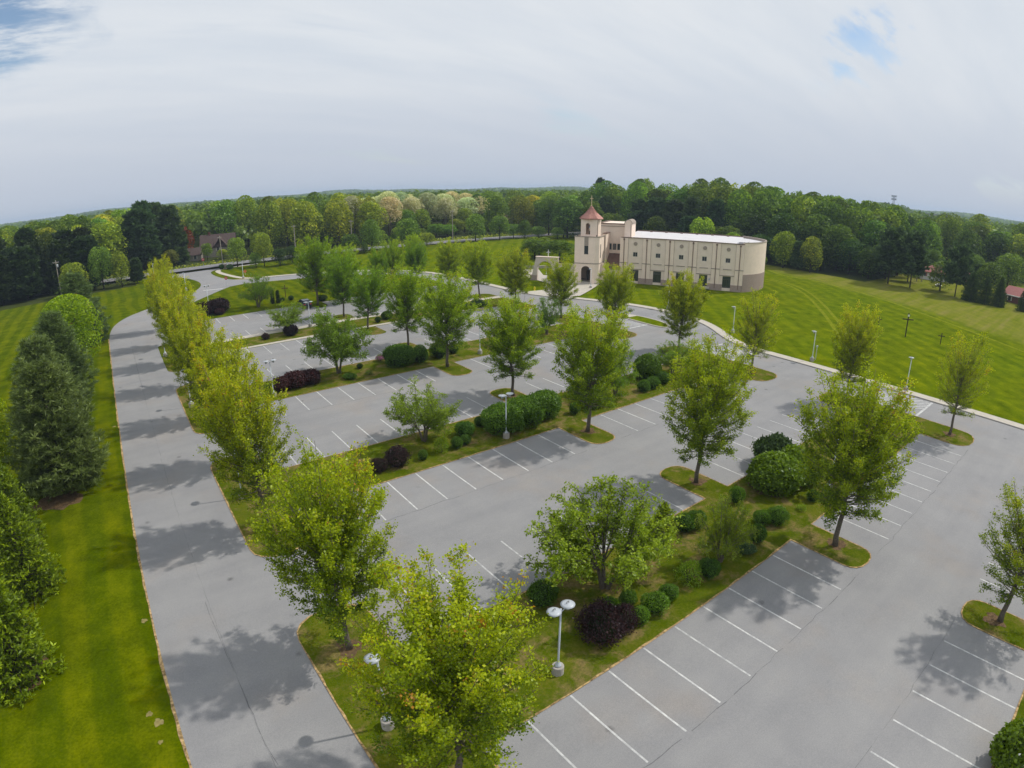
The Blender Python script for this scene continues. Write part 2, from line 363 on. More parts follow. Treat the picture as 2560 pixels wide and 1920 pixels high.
# ---------------------------------------------------------------- mesh helpers
class MB:
    def __init__(s): s.v = []; s.f = []
    def quad(s, a, b, c, d):
        i = len(s.v); s.v += [a, b, c, d]; s.f.append((i, i + 1, i + 2, i + 3))
    def poly(s, pts):
        i = len(s.v); s.v += list(pts); s.f.append(tuple(range(i, i + len(pts))))
    def box(s, x0, x1, y0, y1, z0, z1):
        i = len(s.v)
        s.v += [(x0, y0, z0), (x1, y0, z0), (x1, y1, z0), (x0, y1, z0), (x0, y0, z1), (x1, y0, z1), (x1, y1, z1), (x0, y1, z1)]
        for q in ((3, 2, 1, 0), (4, 5, 6, 7), (0, 1, 5, 4), (1, 2, 6, 5), (2, 3, 7, 6), (3, 0, 4, 7)): s.f.append(tuple(i + k for k in q))
        return s
    def prism(s, pts, z0, z1, cap=True):
        n = len(pts); i = len(s.v)
        s.v += [(p[0], p[1], z0) for p in pts] + [(p[0], p[1], z1) for p in pts]
        for k in range(n): s.f.append((i + k, i + (k + 1) % n, i + n + (k + 1) % n, i + n + k))
        if cap: s.f.append(tuple(i + n + k for k in range(n))); s.f.append(tuple(i + k for k in reversed(range(n))))
        return s
    def tube(s, path, radii, n=6, cap=True):
        path = [Vector(p) for p in path]; i0 = len(s.v)
        up = Vector((0.3, .2, 1)).normalized()
        for k, p in enumerate(path):
            d = (path[min(k + 1, len(path) - 1)] - path[max(k - 1, 0)])
            if d.length < 1e-6: d = Vector((0, 0, 1))
            d.normalize()
            a = d.cross(up if abs(d.dot(up)) < .95 else Vector((1, 0, 0))).normalized(); b = d.cross(a)
            r = radii[k] if hasattr(radii, '__len__') else radii
            for j in range(n):
                t_ = 2 * math.pi * j / n
                s.v.append(tuple(p + (a * math.cos(t_) + b * math.sin(t_)) * r))
        for k in range(len(path) - 1):
            for j in range(n):
                s.f.append((i0 + k * n + j, i0 + k * n + (j + 1) % n, i0 + (k + 1) * n + (j + 1) % n, i0 + (k + 1) * n + j))
        if cap:
            s.f.append(tuple(i0 + j for j in reversed(range(n)))); e = i0 + (len(path) - 1) * n
            s.f.append(tuple(e + j for j in range(n)))
        return s
    def lathe(s, prof, n=20, c=(0, 0, 0)):
        i0 = len(s.v)
        for r, h in prof:
            for j in range(n):
                t_ = 2 * math.pi * j / n
                s.v.append((c[0] + r * math.cos(t_), c[1] + r * math.sin(t_), c[2] + h))
        for k in range(len(prof) - 1):
            for j in range(n):
                s.f.append((i0 + k * n + j, i0 + k * n + (j + 1) % n, i0 + (k + 1) * n + (j + 1) % n, i0 + (k + 1) * n + j))
        s.f.append(tuple(i0 + j for j in reversed(range(n)))); e = i0 + (len(prof) - 1) * n
        s.f.append(tuple(e + j for j in range(n)))
        return s
    def mesh(s, name, mat, smooth=False):
        m = bpy.data.meshes.new(name); m.from_pydata([tuple(map(float, p)) for p in s.v], [], s.f)
        if mat: m.materials.append(mat)
        if smooth:
            m.polygons.foreach_set('use_smooth', [True] * len(m.polygons))
        m.update()
        return m
COL = S.collection
def link(name, mesh, parent=None, loc=None):
    o = bpy.data.objects.new(name, mesh); COL.objects.link(o)
    if parent: o.parent = parent
    if loc: o.location = loc
    return o
def part(name, mb, mat, parent, smooth=False, **kw):
    o = link(name, mb.mesh(name, mat, smooth), parent)
    for k, v in kw.items(): o[k] = v
    return o
def structure(name, mb, mat, smooth=False):
    o = link(name, mb.mesh(name, mat, smooth)); o['kind'] = 'structure'; return o
def thing(name, label, cat, loc, rz=0, group=None, scale=1):
    o = bpy.data.objects.new(name, None); COL.objects.link(o); o.empty_display_size = .3
    o.location = loc; o.rotation_euler = (0, 0, rz)
    o.scale = (scale,) * 3 if not hasattr(scale, '__len__') else scale
    o['label'] = label; o['category'] = cat
    if group: o['group'] = group
    return o
def copy_thing(src, loc, rz, label, group=None, scale=1, color=None):
    r = src.copy(); COL.objects.link(r); r.location = loc; r.rotation_euler = (0, 0, rz)
    r.scale = (scale,) * 3 if not hasattr(scale, '__len__') else scale
    r['label'] = label
    if group: r['group'] = group
    for ch in list(src.children):
        c = ch.copy(); COL.objects.link(c); c.parent = r
        if color is not None: c.color = color
        for g in ch.children:
            d = g.copy(); COL.objects.link(d); d.parent = c
            if color is not None: d.color = color
    return r

# leaves as kite shaped folded quads
def leaf_mesh(name, P, size, tone, mat, Nrm=None, flat=0.0, rs=None, aspect=.62):
    r = rs or rng
    n = len(P)
    d = r.normal(size=(n, 3))
    if Nrm is not None: d = d * (1 - flat) + Nrm * flat * 2.0
    d /= np.linalg.norm(d, axis=1)[:, None] + 1e-9
    t = r.normal(size=(n, 3)); t -= (t * d).sum(1)[:, None] * d; t /= np.linalg.norm(t, axis=1)[:, None] + 1e-9
    b = np.cross(d, t)
    s = (size * r.uniform(.65, 1.35, n))[:, None]
    v = np.empty((n, 4, 3))
    v[:, 0] = P - t * s * .5; v[:, 2] = P + t * s * .5
    v[:, 1] = P + b * s * aspect * .5 + d * s * .14; v[:, 3] = P - b * s * aspect * .5 + d * s * .14
    return quads_mesh(name, v.reshape(-1, 3), tone, mat)
def quads_mesh(name, V, tone, mat):
    n = len(V) // 4
    m = bpy.data.meshes.new(name)
    m.vertices.add(4 * n); m.loops.add(4 * n); m.polygons.add(n)
    m.vertices.foreach_set('co', V.astype(np.float32).ravel())
    m.loops.foreach_set('vertex_index', np.arange(4 * n, dtype=np.int32))
    m.polygons.foreach_set('loop_start', np.arange(0, 4 * n, 4, dtype=np.int32))
    m.polygons.foreach_set('loop_total', np.full(n, 4, dtype=np.int32))
    at = m.attributes.new('tone', 'FLOAT', 'FACE'); at.data.foreach_set('value', np.clip(tone, 0, 1).astype(np.float32))
    m.materials.append(mat); m.update(); m.validate()
    return m
# ---------------------------------------------------------------- tree builders: each returns (wood mesh, crown mesh)
def bez(a, b, c, n):
    a, b, c = map(np.asarray, (a, b, c)); t = np.linspace(0, 1, n)[:, None]
    return (1 - t) ** 2 * a + 2 * t * (1 - t) * b + t ** 2 * c
def cluster(r, pts, k, spread):
    p = np.repeat(np.asarray(pts), k, 0)
    return p + r.normal(size=p.shape) * spread
def make_maple(seed, H=13.0, Rm=3.5, base=2.5, nl=104, leaf=.115, dens=1.0, red=.05, lean=0.3):
    r = np.random.default_rng(seed); w = MB()
    top = np.array([r.normal() * lean, r.normal() * lean, H])
    tr = [np.array([0, 0, -.15])] + [top * t + np.array([r.normal() * .06, r.normal() * .06, 0]) for t in np.linspace(.06, .84, 10)]
    w.tube(tr, [.21] + [.16 * (1 - t / .86) ** .8 + .008 for t in np.linspace(.06, .84, 10)], 8)
    HC = H - base
    def env(q):      # crown radius against relative height: full in the middle, rounded top, tucked-in skirt
        q = min(max(q, 0.0), .999)
        return Rm * (math.sin(math.pi * (q * .86 + .06) ** 1.04) ** .48)
    P, T, NN = [], [], []
    n_out = int(nl * .64)
    for i in range(nl):
        outer = i < n_out
        q_ = ((i + .5) / n_out) ** .92 if outer else ((i - n_out + .5) / (nl - n_out))
        zt = base + .15 + HC * (.02 + .95 * q_) + r.normal() * .15
        zt = min(zt, H - .15)
        z0 = base - .2 + (zt - base) * (.62 - .16 * q_)
        az = i * 2.39996 + r.normal() * .3
        rt = env((zt - base) / HC) * (r.uniform(.86, 1.03) if outer else r.uniform(.25, .68))
        c, s = math.cos(az), math.sin(az)
        o = top * (z0 / H); o[2] = z0
        tip = top * (zt / H) + np.array([c * rt, s * rt, 0]); tip[2] = zt
        if q_ < .12: tip[2] -= .5
        mid = o + np.array([c * rt * .55, s * rt * .55, (tip[2] - z0) * (.30 if q_ > .3 else .25)])
        path = bez(o, mid, tip, 7)
        rad0 = .050 * (1 - .5 * q_)
        w.tube(path, np.linspace(rad0, .010, 7), 5, False)
        ln = np.linalg.norm(np.diff(path, axis=0), axis=1).sum()
        tone_l = r.normal() * .09
        ntw = int(ln * 3.1 * dens) + 3
        for k in range(ntw):
            u_ = r.uniform(.24, 1.0) ** .85; idx = u_ * 6; j = min(int(idx), 5); q = path[j] + (path[j + 1] - path[j]) * (idx - j)
            dr = (path[j + 1] - path[j]); dr /= np.linalg.norm(dr)
            rd = r.normal(size=3); rd[2] = rd[2] * .5 + .55
            dd = dr * .7 + rd * .7; dd /= np.linalg.norm(dd)
            l_ = r.uniform(.35, .85) * (1.15 - .25 * u_)
            e = q + dd * l_ + np.array([0, 0, .10])
            w.tube([q, e], [.010, .004], 3, False)
            m = int(r.integers(5, 10)); ss = r.uniform(.15, 1.05, m)[:, None]
            pc = q + (e - q) * ss
            pp = cluster(r, pc, 5, .12)
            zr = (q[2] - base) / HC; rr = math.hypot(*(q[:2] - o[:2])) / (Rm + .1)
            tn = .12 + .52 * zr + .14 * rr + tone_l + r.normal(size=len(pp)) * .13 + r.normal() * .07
            if r.random() < red: tn += .30
            P.append(pp); T.append(tn)
    P = np.concatenate(P); T = np.concatenate(T)
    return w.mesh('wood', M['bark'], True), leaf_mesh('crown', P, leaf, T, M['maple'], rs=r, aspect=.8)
def make_spreading(seed, H=6.5, Rm=4.2, leaf=.15, stems=3, dens=1.0, mat='fresh'):
    r = np.random.default_rng(seed); w = MB(); P, T = [], []
    nb = 30
    for st in range(stems):
        a0 = st * 2 * math.pi / stems + r.uniform(0, .8)
        b0 = np.array([math.cos(a0) * .15, math.sin(a0) * .15, -.1]); f = np.array([math.cos(a0) * .5, math.sin(a0) * .5, r.uniform(.9, 1.5)])
        w.tube([b0, b0 * .5 + f * .5, f], [.16, .12, .10], 7, False)
        for i in range(nb // stems + 3):
            az = a0 + r.uniform(-1.05, 1.05); el = math.asin(r.uniform(.04, .99))
            inn = 1.0 if r.random() < .72 else r.uniform(.45, .85)
            rt = Rm * math.cos(el) ** .8 * r.uniform(.90, 1.04) * inn; zt = 1.7 + (H - 1.8) * math.sin(el) * r.uniform(.92, 1.02) * inn
            tip = np.array([math.cos(az) * rt, math.sin(az) * rt, zt]); mid = f * .4 + tip * .5 + np.array([0, 0, r.uniform(.2, .8)])
            path = bez(f, mid, tip, 7); w.tube(path, np.linspace(.045, .010, 7), 5, False)
            ln = np.linalg.norm(tip - f); tl = r.normal() * .08
            for k in range(int(ln * 3.9 * dens) + 3):
                u_ = r.uniform(.3, 1.0); idx = u_ * 6; j = min(int(idx), 5); q = path[j] + (path[j + 1] - path[j]) * (idx - j)
                dd = r.normal(size=3) + np.array([math.cos(az), math.sin(az), .3]) * .5; dd[2] *= .6; dd /= np.linalg.norm(dd); l_ = r.uniform(.4, 1.1)
                e = q + dd * l_; w.tube([q, e], [.012, .004], 3, False)
                m = int(r.integers(4, 8)); pc = q + (e - q) * r.uniform(.2, 1.1, m)[:, None]
                pp = cluster(r, pc, 5, .10); P.append(pp); T.append(.45 + .25 * (q[2] / H) + tl + r.normal(size=len(pp)) * .16)
    P = np.concatenate(P); T = np.concatenate(T); Nn = np.tile([0, 0, 1.], (len(P), 1))
    return w.mesh('wood', M['bark'], True), leaf_mesh('crown', P, leaf, T, M[mat], Nn, .35, rs=r, aspect=.62)
def lumpy(r, n, rx, rz, zc, lumps=26, lr=.42, under=.75):
    """points and outward normals spread over clumps on an uneven ellipsoid"""
    c = r.normal(size=(lumps, 3)); c /= np.linalg.norm(c, axis=1)[:, None]; c[:, 2] = np.where(c[:, 2] < -under, -c[:, 2], c[:, 2])
    k = r.uniform(.55, .86, lumps)[:, None]; C_ = c * k
    rad = lr * r.uniform(.65, 1.25, lumps)
    idx = r.choice(lumps, n, p=rad ** 2 / (rad ** 2).sum())
    d = r.normal(size=(n, 3)); d[:, 2] += .45; d /= np.linalg.norm(d, axis=1)[:, None]
    rr = rad[idx] * r.uniform(.55, 1.0, n) ** .4
    p = C_[idx] + d * rr[:, None]
    tone = r.normal(size=lumps)[idx] * .10
    nn_ = np.linalg.norm(p, axis=1); p = p * np.minimum(1.0, 1.04 / nn_)[:, None]
    P = p * np.array([rx, rx, rz]); P[:, 2] += zc
    return P, d, tone, d[:, 2]
def make_forest(seed, H=18, Rm=5.0, leaf=.62, n=2600, low=.06, mat='wood', trunkmat='barkdark', lumps=30, bloom=False):
    r = np.random.default_rng(seed); w = MB()
    w.tube([(0, 0, -.5), (.1, 0, H * .3), (0, .1, H * .62)], [.32, .24, .10], 7)
    for i in range(7):
        a = i * 2.4; t = r.uniform(.25, .6)
        w.tube([(0, 0, H * t), (math.cos(a) * Rm * .3, math.sin(a) * Rm * .3, H * (t + .12)), (math.cos(a) * Rm * .7, math.sin(a) * Rm * .7, H * (t + .26))], [.11, .08, .03], 4, False)
    hz_ = H * (1 - low) / 2
    P, Nn, tn, up = lumpy(r, n, Rm, hz_, H - hz_, lumps)
    # leaves of the inner and lower crown
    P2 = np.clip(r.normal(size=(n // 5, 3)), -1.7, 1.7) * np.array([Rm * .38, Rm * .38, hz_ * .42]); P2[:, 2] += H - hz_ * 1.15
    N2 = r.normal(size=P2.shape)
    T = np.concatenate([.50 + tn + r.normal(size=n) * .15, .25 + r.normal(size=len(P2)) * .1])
    if bloom: T = T + .12
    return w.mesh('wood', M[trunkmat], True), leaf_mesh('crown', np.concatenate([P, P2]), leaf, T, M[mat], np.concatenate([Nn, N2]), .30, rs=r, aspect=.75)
def make_pine(seed, H=12, Rm=3.6, base=.9, whorls=17, tuft=.42, mat='needle', per=9, droop=0.0, nt=5, top=.12, wid=.10, cone=1.0):
    """conifer: whorled branches carrying tufts of needles"""
    r = np.random.default_rng(seed); w = MB()
    w.tube([(0, 0, -.3), (r.normal() * .08, r.normal() * .08, H * .5), (0, 0, H * .97)], [.22, .14, .02], 7)
    Pb, Dv, T = [], [], []
    for i in range(whorls):
        t = i / (whorls - 1); z0 = base + (H - base - .4) * t
        rr = Rm * ((1 - t) ** cone * (1 - top) + top) * (1.0 if t > .12 else .85)
        nb = max(4, int(per * (1 - .35 * t)))
        for b in range(nb):
            az = b * 2 * math.pi / nb + i * 1.1 + r.normal() * .15; L_ = rr * r.uniform(.72, 1.1)
            c, s = math.cos(az), math.sin(az)
            ez = z0 + L_ * (.22 + .5 * t) - droop * L_ + r.normal() * .12
            path = bez((0, 0, z0), (c * L_ * .55, s * L_ * .55, z0 + (-.02 - droop * .2) * L_ + .05), (c * L_, s * L_, ez), 5)
            w.tube(path, np.linspace(.045 * (1 - .5 * t), .01, 5), 4, False)
            ntf = int(L_ * 6.5) + 4; tl = r.normal() * .08
            for k in range(ntf):
                u_ = r.uniform(.22, 1.03); idx = min(u_, .999) * 4; j = int(idx); q = path[j] + (path[j + 1] - path[j]) * (idx - j)
                side = np.array([-s, c, 0]) * r.normal() * (.30 * L_ * (1.1 - u_) + .14)
                q = q + side + np.array([0, 0, r.normal() * .07])
                ax = np.array([c * .6, s * .6, .75 - droop * 1.6]) + r.normal(size=3) * .35 + side * .5; ax /= np.linalg.norm(ax)
                dirs = ax + r.normal(size=(nt, 3)) * .55; dirs /= np.linalg.norm(dirs, axis=1)[:, None]
                Pb.append(np.repeat(q[None], nt, 0)); Dv.append(dirs)
                T.append(np.full(nt, .22 + .40 * u_ + tl) + r.normal(size=nt) * .13)
    P = np.concatenate(Pb); D = np.concatenate(Dv); T = np.concatenate(T); n = len(P)
    sz = (tuft * r.uniform(.6, 1.3, n))[:, None]
    b = np.cross(D, r.normal(size=(n, 3))); b /= np.linalg.norm(b, axis=1)[:, None]
    v = np.empty((n, 4, 3)); v[:, 0] = P; v[:, 1] = P + D * sz * .55 + b * sz * wid * 1.4; v[:, 2] = P + D * sz; v[:, 3] = P + D * sz * .5 - b * sz * wid * 1.4
    return w.mesh('wood', M['barkdark'], True), quads_mesh('needles', v.reshape(-1, 3), T, M[mat])
def make_ball(seed, n=3600, leaf=.105, mat='deep', hz=.92, rough=.16, box=0.0, loose=0.035, core=True, flat=.22):
    """clipped shrub of unit radius standing on the ground; returns foliage mesh and inner twig mesh"""
    r = np.random.default_rng(seed)
    d = r.normal(size=(n, 3)); d[:, 2] = np.abs(d[:, 2]) * np.where(r.random(n) < .78, 1, -.75); d /= np.linalg.norm(d, axis=1)[:, None]
    ph = r.uniform(0, 6.28, (6, 3)); fr = r.normal(size=(6, 3)) * 3.0
    bump = sum(np.sin(d @ fr[k] * 1.0 + ph[k, 0]) for k in range(6)) / 6
    rad = 1 + rough * bump * 1.6 + r.normal(size=n) * (.03 + loose)
    if box > 0:
        q = (np.abs(d[:, 0]) ** 4 + np.abs(d[:, 1]) ** 4 + np.abs(d[:, 2]) ** 4) ** -.25; rad = rad * (1 - box + box * q)
    P = d * rad[:, None] * np.array([1, 1, hz]); P[:, 2] += hz * .86
    keep = P[:, 2] > .02; P = P[keep]; d = d[keep]; T = .42 + .16 * bump[keep] + r.normal(size=keep.sum()) * .16
    fm = leaf_mesh('foliage', P, leaf, T, M[mat], d, flat, rs=r, aspect=.7)
    cm = None
    if core:
        w = MB(); prof = [(.25, 0), (.55, .12 * hz), (.80, .5 * hz), (.86, .9 * hz), (.72, 1.3 * hz), (.38, 1.62 * hz), (.06, 1.74 * hz)]
        w.lathe(prof, 12); cm = w.mesh('twigs', M['hedgecore'], True)
    else:
        w = MB()
        for k in range(9):
            a = k * 2.4; w.tube([(0, 0, 0), (math.cos(a) * .35, math.sin(a) * .35, hz * .7), (math.cos(a) * .75, math.sin(a) * .75, hz * 1.3)], [.04, .03, .01], 4, False)
        cm = w.mesh('twigs', M['barkdark'])
    return cm, fm
def plant(kind, name, label, cat, u, w, s=1.0, rz=0.0, col=(1, 1, 1), group=None, dz=0.0, wood='trunk', leafn='crown'):
    wm, cm = kind
    sc = (s,) * 3 if not hasattr(s, '__len__') else s
    o = thing(name, label, cat, (u, w, z(u, w) + dz), rz, group, sc)
    a = link(wood, wm, o); b = link(leafn, cm, o)
    b.color = (*col, 1); a.color = (1, 1, 1, 1)
    return o
#SETTING
# ---------------------------------------------------------------- ground
def P3(u, w, dz): return (u, w, z(u, w) + dz)
xs = np.unique(np.concatenate([np.arange(-300, 331, 15), np.arange(-1400, -300, 60), np.arange(330, 1700, 45), np.arange(1700, 5000, 260), np.arange(-4200, -1400, 400)]))
ys = np.unique(np.concatenate([np.arange(-120, 441, 15), np.arange(440, 1700, 45), np.arange(1700, 5200, 260), np.arange(-900, -120, 130)]))
GX, GY = np.meshgrid(xs, ys); GZ = Z(GX, GY)
gm = MB(); gm.v = list(zip(GX.ravel(), GY.ravel(), GZ.ravel()))
nx = len(xs)
gm.f = [(j * nx + i, j * nx + i + 1, (j + 1) * nx + i + 1, (j + 1) * nx + i) for j in range(len(ys) - 1) for i in range(nx - 1)]
structure('ground', gm, M['grass'])

def sheet(name, pts, dz, mat, mb=None):
    b = mb or MB(); b.poly([P3(u, w, dz) for u, w in pts])
    if mb is None: return structure(name, b, mat)
def offs(pl, d, closed=False):
    out = []; n = len(pl)
    for i in range(n):
        a = pl[(i - 1) % n] if (closed or i > 0) else pl[i]; c = pl[(i + 1) % n] if (closed or i < n - 1) else pl[i]
        dx_, dy_ = c[0] - a[0], c[1] - a[1]; l = math.hypot(dx_, dy_) or 1
        out.append((pl[i][0] + dy_ / l * d, pl[i][1] - dx_ / l * d))
    return out
def ribbon(mb, pl, d0, d1, dz, closed=False, dz1=None):
    a = offs(pl, d0, closed); b = offs(pl, d1, closed); n = len(pl)
    for i in range(n if closed else n - 1):
        j = (i + 1) % n
        mb.quad(P3(*a[i], dz), P3(*a[j], dz), P3(*b[j], dz if dz1 is None else dz1), P3(*b[i], dz if dz1 is None else dz1))
def smooth(pl, it=2, closed=False):
    for _ in range(it):
        q = [] if closed else [pl[0]]
        n = len(pl)
        for i in range(n if closed else n - 1):
            a, b = pl[i], pl[(i + 1) % n]
            q += [(a[0] * .75 + b[0] * .25, a[1] * .75 + b[1] * .25), (a[0] * .25 + b[0] * .75, a[1] * .25 + b[1] * .75)]
        if not closed: q.append(pl[-1])
        pl = q
    return pl
def dens(pl, step, jit=0.0, closed=False, rs=rng):
    out = []
    n = len(pl)
    for i in range(n if closed else n - 1):
        a, b = pl[i], pl[(i + 1) % n]; l = math.hypot(b[0] - a[0], b[1] - a[1]); k = max(1, int(l / step))
        for j in range(k):
            t_ = j / k; out.append((a[0] + (b[0] - a[0]) * t_ + rs.normal() * jit, a[1] + (b[1] - a[1]) * t_ + rs.normal() * jit))
    if not closed: out.append(pl[-1])
    return out
KERB = smooth([(80.35, -60), (80.35, 20), (80.3, 42.5), (80.3, 46.5), (81.4, 50.4), (83.6, 54.3), (86.4, 58), (88.6, 62.2), (89.7, 66.8), (89.9, 72), (89.2, 77.2), (87.9, 81.4), (86, 86), (83.8, 90.5), (81.2, 95), (79.3, 99.5), (78.5, 105), (78.4, 118), (78.4, 132), (76.5, 142), (72, 150.3), (65.5, 156.5), (57, 161.2), (47, 165.4), (39, 167.6)], 2)
LEFT = [(-2.4, -60), (-2.4, 66), (-2.6, 104), (-2.75, 120), (-2.2, 128), (-1.0, 134), (1.5, 139.6), (5.0, 144), (10, 149.3), (16, 155.5), (20.2, 162), (22.6, 170), (23.0, 178), (21, 188.5), (17.6, 196), (13, 200.6), (8, 202.25)]
LEFTS = smooth(LEFT, 2)
THROAT = smooth([(39, 202.25), (33, 200.6), (29.2, 196.5), (28.6, 189), (29.4, 179), (31.6, 171.8), (35, 169), (39, 167.6)], 2)
outline = LEFTS + [(39, 202.25)] + THROAT[1:-1] + list(reversed(KERB))
sheet('parking_lot', outline, .020, M['asphalt'])
sheet('main_road', [(-420, 202.3), (240, 202.3), (240, 210.4), (-420, 210.4)], .024, M['road'])
b = MB(); ribbon(b, [(-420, 202.62), (5, 202.62)], 0, .12, .03); ribbon(b, [(40, 202.62), (240, 202.62)], 0, .12, .03); ribbon(b, [(-420, 210.0), (240, 210.0)], 0, .12, .03)
ribbon(b, [(21.6, 160.2), (26.4, 158.6)], 0, .4, .026)
structure('road_markings', b, M['paint'])
# lawn in the middle of the ring road, with a tree bay cut into the top row
inner = [(10, 121.8), (37.3, 121.8), (37.3, 118.2), (37.6, 116.9), (38.4, 116.2), (39.5, 116.2), (40.2, 116.9), (40.55, 118.2), (40.55, 121.8), (71.6, 121.8), (72.2, 124), (72.0, 132), (70.8, 138.5), (67.8, 144.8), (63, 149.8), (55, 154), (46, 157.6), (37.4, 160.2), (32.5, 161.4), (28.5, 160), (24.5, 155), (20, 148.8), (15.5, 142.6), (11.5, 137), (8.5, 131), (7.8, 125.5), (8.4, 122.8)]
sheet('ring_lawn', inner, .055, M['grass'])
def strip_outline(w0, w1, cd=5.55, lo=True, hi=True):
    def cap(u0, u1, wb, s):   # rounded nose, s=-1 down +1 up, listed from u0 to u1
        h = (u1 - u0) / 2; c = (u0 + u1) / 2; L_ = cd - h * .8; out = []
        out.append((u0, wb))
        for k in range(0, 9):
            a = math.pi - math.pi * k / 8
            sx = math.copysign(abs(math.cos(a)) ** .8, math.cos(a)); out.append((c + h * sx, wb + s * (L_ + h * .8 * math.sin(a) ** .9)))
        out.append((u1, wb)); return out
    caps = [(5.3, 9.9), (37.3, 40.55), (67.6, 72.9)]
    o = []
    for a, b_ in caps: o += cap(a, b_, w0, -1) if lo else [(a, w0), (b_, w0)]
    t_ = []
    for a, b_ in caps: t_ += cap(a, b_, w1, 1) if hi else [(a, w1), (b_, w1)]
    return o + list(reversed(t_))
STRIPS = [(-10.1, -2.55), (15.75, 23.8), (42.05, 49.6), (67.7, 75.55), (93.9, 101.5)]
isl = MB(); lit = MB()
for w0, w1 in STRIPS:
    o = strip_outline(w0, w1); oo = dens(o, .8, .02, True)
    isl.poly([P3(u, w, .050) for u, w in oo])
    a = offs(oo, 0.0, True)
    for i in range(len(a)):       # low turf edge
        j = (i + 1) % len(a); isl.quad(P3(*a[i], .0), P3(*a[j], .0), P3(*a[j], .050), P3(*a[i], .050))
    if w0 < 90:
        e = dens(o, .35, 0, True); rr_ = np.random.default_rng(int(w0 + 50)); n_ = len(e)
        wob = np.convolve(rr_.uniform(.0, .15, n_), [.25, .5, .25], 'same'); A_ = offs(e, .03, True); 
        B_ = [offs(e, -float(x), True)[i] for i, x in enumerate(wob[:0])]
        nn = offs(e, -1.0, True)
        for i in range(n_):
            j = (i + 1) % n_
            bi = (e[i][0] + (nn[i][0] - e[i][0]) * wob[i], e[i][1] + (nn[i][1] - e[i][1]) * wob[i]); bj = (e[j][0] + (nn[j][0] - e[j][0]) * wob[j], e[j][1] + (nn[j][1] - e[j][1]) * wob[j])
            lit.quad(P3(*A_[i], .058), P3(*A_[j], .058), P3(*bj, .060), P3(*bi, .060))
structure('grass_islands', isl, M['turf'])
e = dens([(-2.4, -10), (-2.4, 66), (-2.6, 104), (-2.75, 120)], .4)
wob = np.convolve(rng.uniform(.0, .20, len(e)), [.25, .5, .25], 'same'); nn = offs(e, -1., False)
for i in range(len(e) - 1):
    lit.quad(P3(e[i][0] + .05, e[i][1], .026), P3(e[i + 1][0] + .05, e[i + 1][1], .026), P3(e[i + 1][0] + (nn[i + 1][0] - e[i + 1][0]) * wob[i + 1], e[i + 1][1], .028), P3(e[i][0] + (nn[i][0] - e[i][0]) * wob[i], e[i][1], .028))
ol = structure('leaf_litter', lit, M['litter']); ol['kind'] = 'stuff'; ol['label'] = 'dry orange leaf litter edging the grass islands and the road'
# painted stall lines
ln = MB()
def stall_row(wa, wb, ks1=range(0, 9), ks2=range(0, 9)):
    for k in ks1:
        u = 12.64 + 2.74 * k; ribbon(ln, [(u, wa), (u, wb)], -.055, .055, .026)
    for k in ks2:
        u = 43.24 + 2.74 * k; ribbon(ln, [(u, wa), (u, wb)], -.055, .055, .026)
for w0, w1 in STRIPS:
    stall_row(w0 - 5.47, w0 - .08); stall_row(w1 + .08, w1 + 5.47)
stall_row(116.3, 121.7)
def hatch(u0, u1, w0, w1, n, sl):
    ribbon(ln, [(u0, w0), (u1, w0)], -.15, .15, .026); ribbon(ln, [(u0, w1), (u1, w1)], -.15, .15, .026)
    for k in range(n):
        wk = w0 + (w1 - w0) * (k + .5) / n
        pts = []
        for uu in (u0 + .2, u1 - .2):
            wv = wk + sl * (uu - (u0 + u1) / 2); pts.append((uu, wv))
        # clip to the box
        (ua, wa_), (ub, wb_) = pts
        if wa_ == wb_: continue
        def clip(t0, t1):
            return [(ua + (ub - ua) * t0, wa_ + (wb_ - wa_) * t0), (ua + (ub - ua) * t1, wa_ + (wb_ - wa_) * t1)]
        tt = sorted([(w0 + .15 - wa_) / (wb_ - wa_), (w1 - .15 - wa_) / (wb_ - wa_)])
        t0, t1 = max(0, tt[0]), min(1, tt[1])
        if t1 - t0 > .05: ribbon(ln, clip(t0, t1), -.11, .11, .026)
hatch(73.1, 80.0, 17.9, 26.2, 11, -.9)
hatch(73.1, 80.0, 44.9, 51.0, 9, -.9)
hatch(74.6, 79.2, 66.5, 71.2, 5, -.5)
structure('parking_lines', ln, M['line'])
# seams and cracks in the asphalt
ck = MB()
def crack(pl, wd_, jit=.05):
    d_ = dens(pl, .7, jit)
    for i in range(len(d_) - 1):
        if rng.random() < .05: continue
        h = wd_ * rng.uniform(.3, 1.2); ribbon(ck, [d_[i], d_[i + 1]], -h / 2, h / 2, .0245)
for w0, w1 in STRIPS[:4]:
    if w0 > 0: crack([(9.9, w0 - 5.62), (37.3, w0 - 5.62)], .045); crack([(40.6, w0 - 5.62), (67.6, w0 - 5.62)], .045)
crack([(9.9, 3.05), (37.3, 3.05)], .02, .03)
crack([(1.3, 5), (1.25, 60), (1.2, 118)], .022, .03)
crack([(1.35, 20), (1.1, 34)], .03, .04)
crack([(1.2, 84), (1.1, 108)], .05, .04)
structure('asphalt_cracks', ck, M['crack'])
# kerb and walk round the right side
wk = MB(); kb = MB()
ribbon(kb, KERB, 0, -.001, .02, dz1=.15)
ribbon(kb, KERB, -.001, .16, .15)
ribbon(wk, KERB, .16, 1.75, .146)
ribbon(wk, KERB, 1.75, 1.76, .146, dz1=-.05)
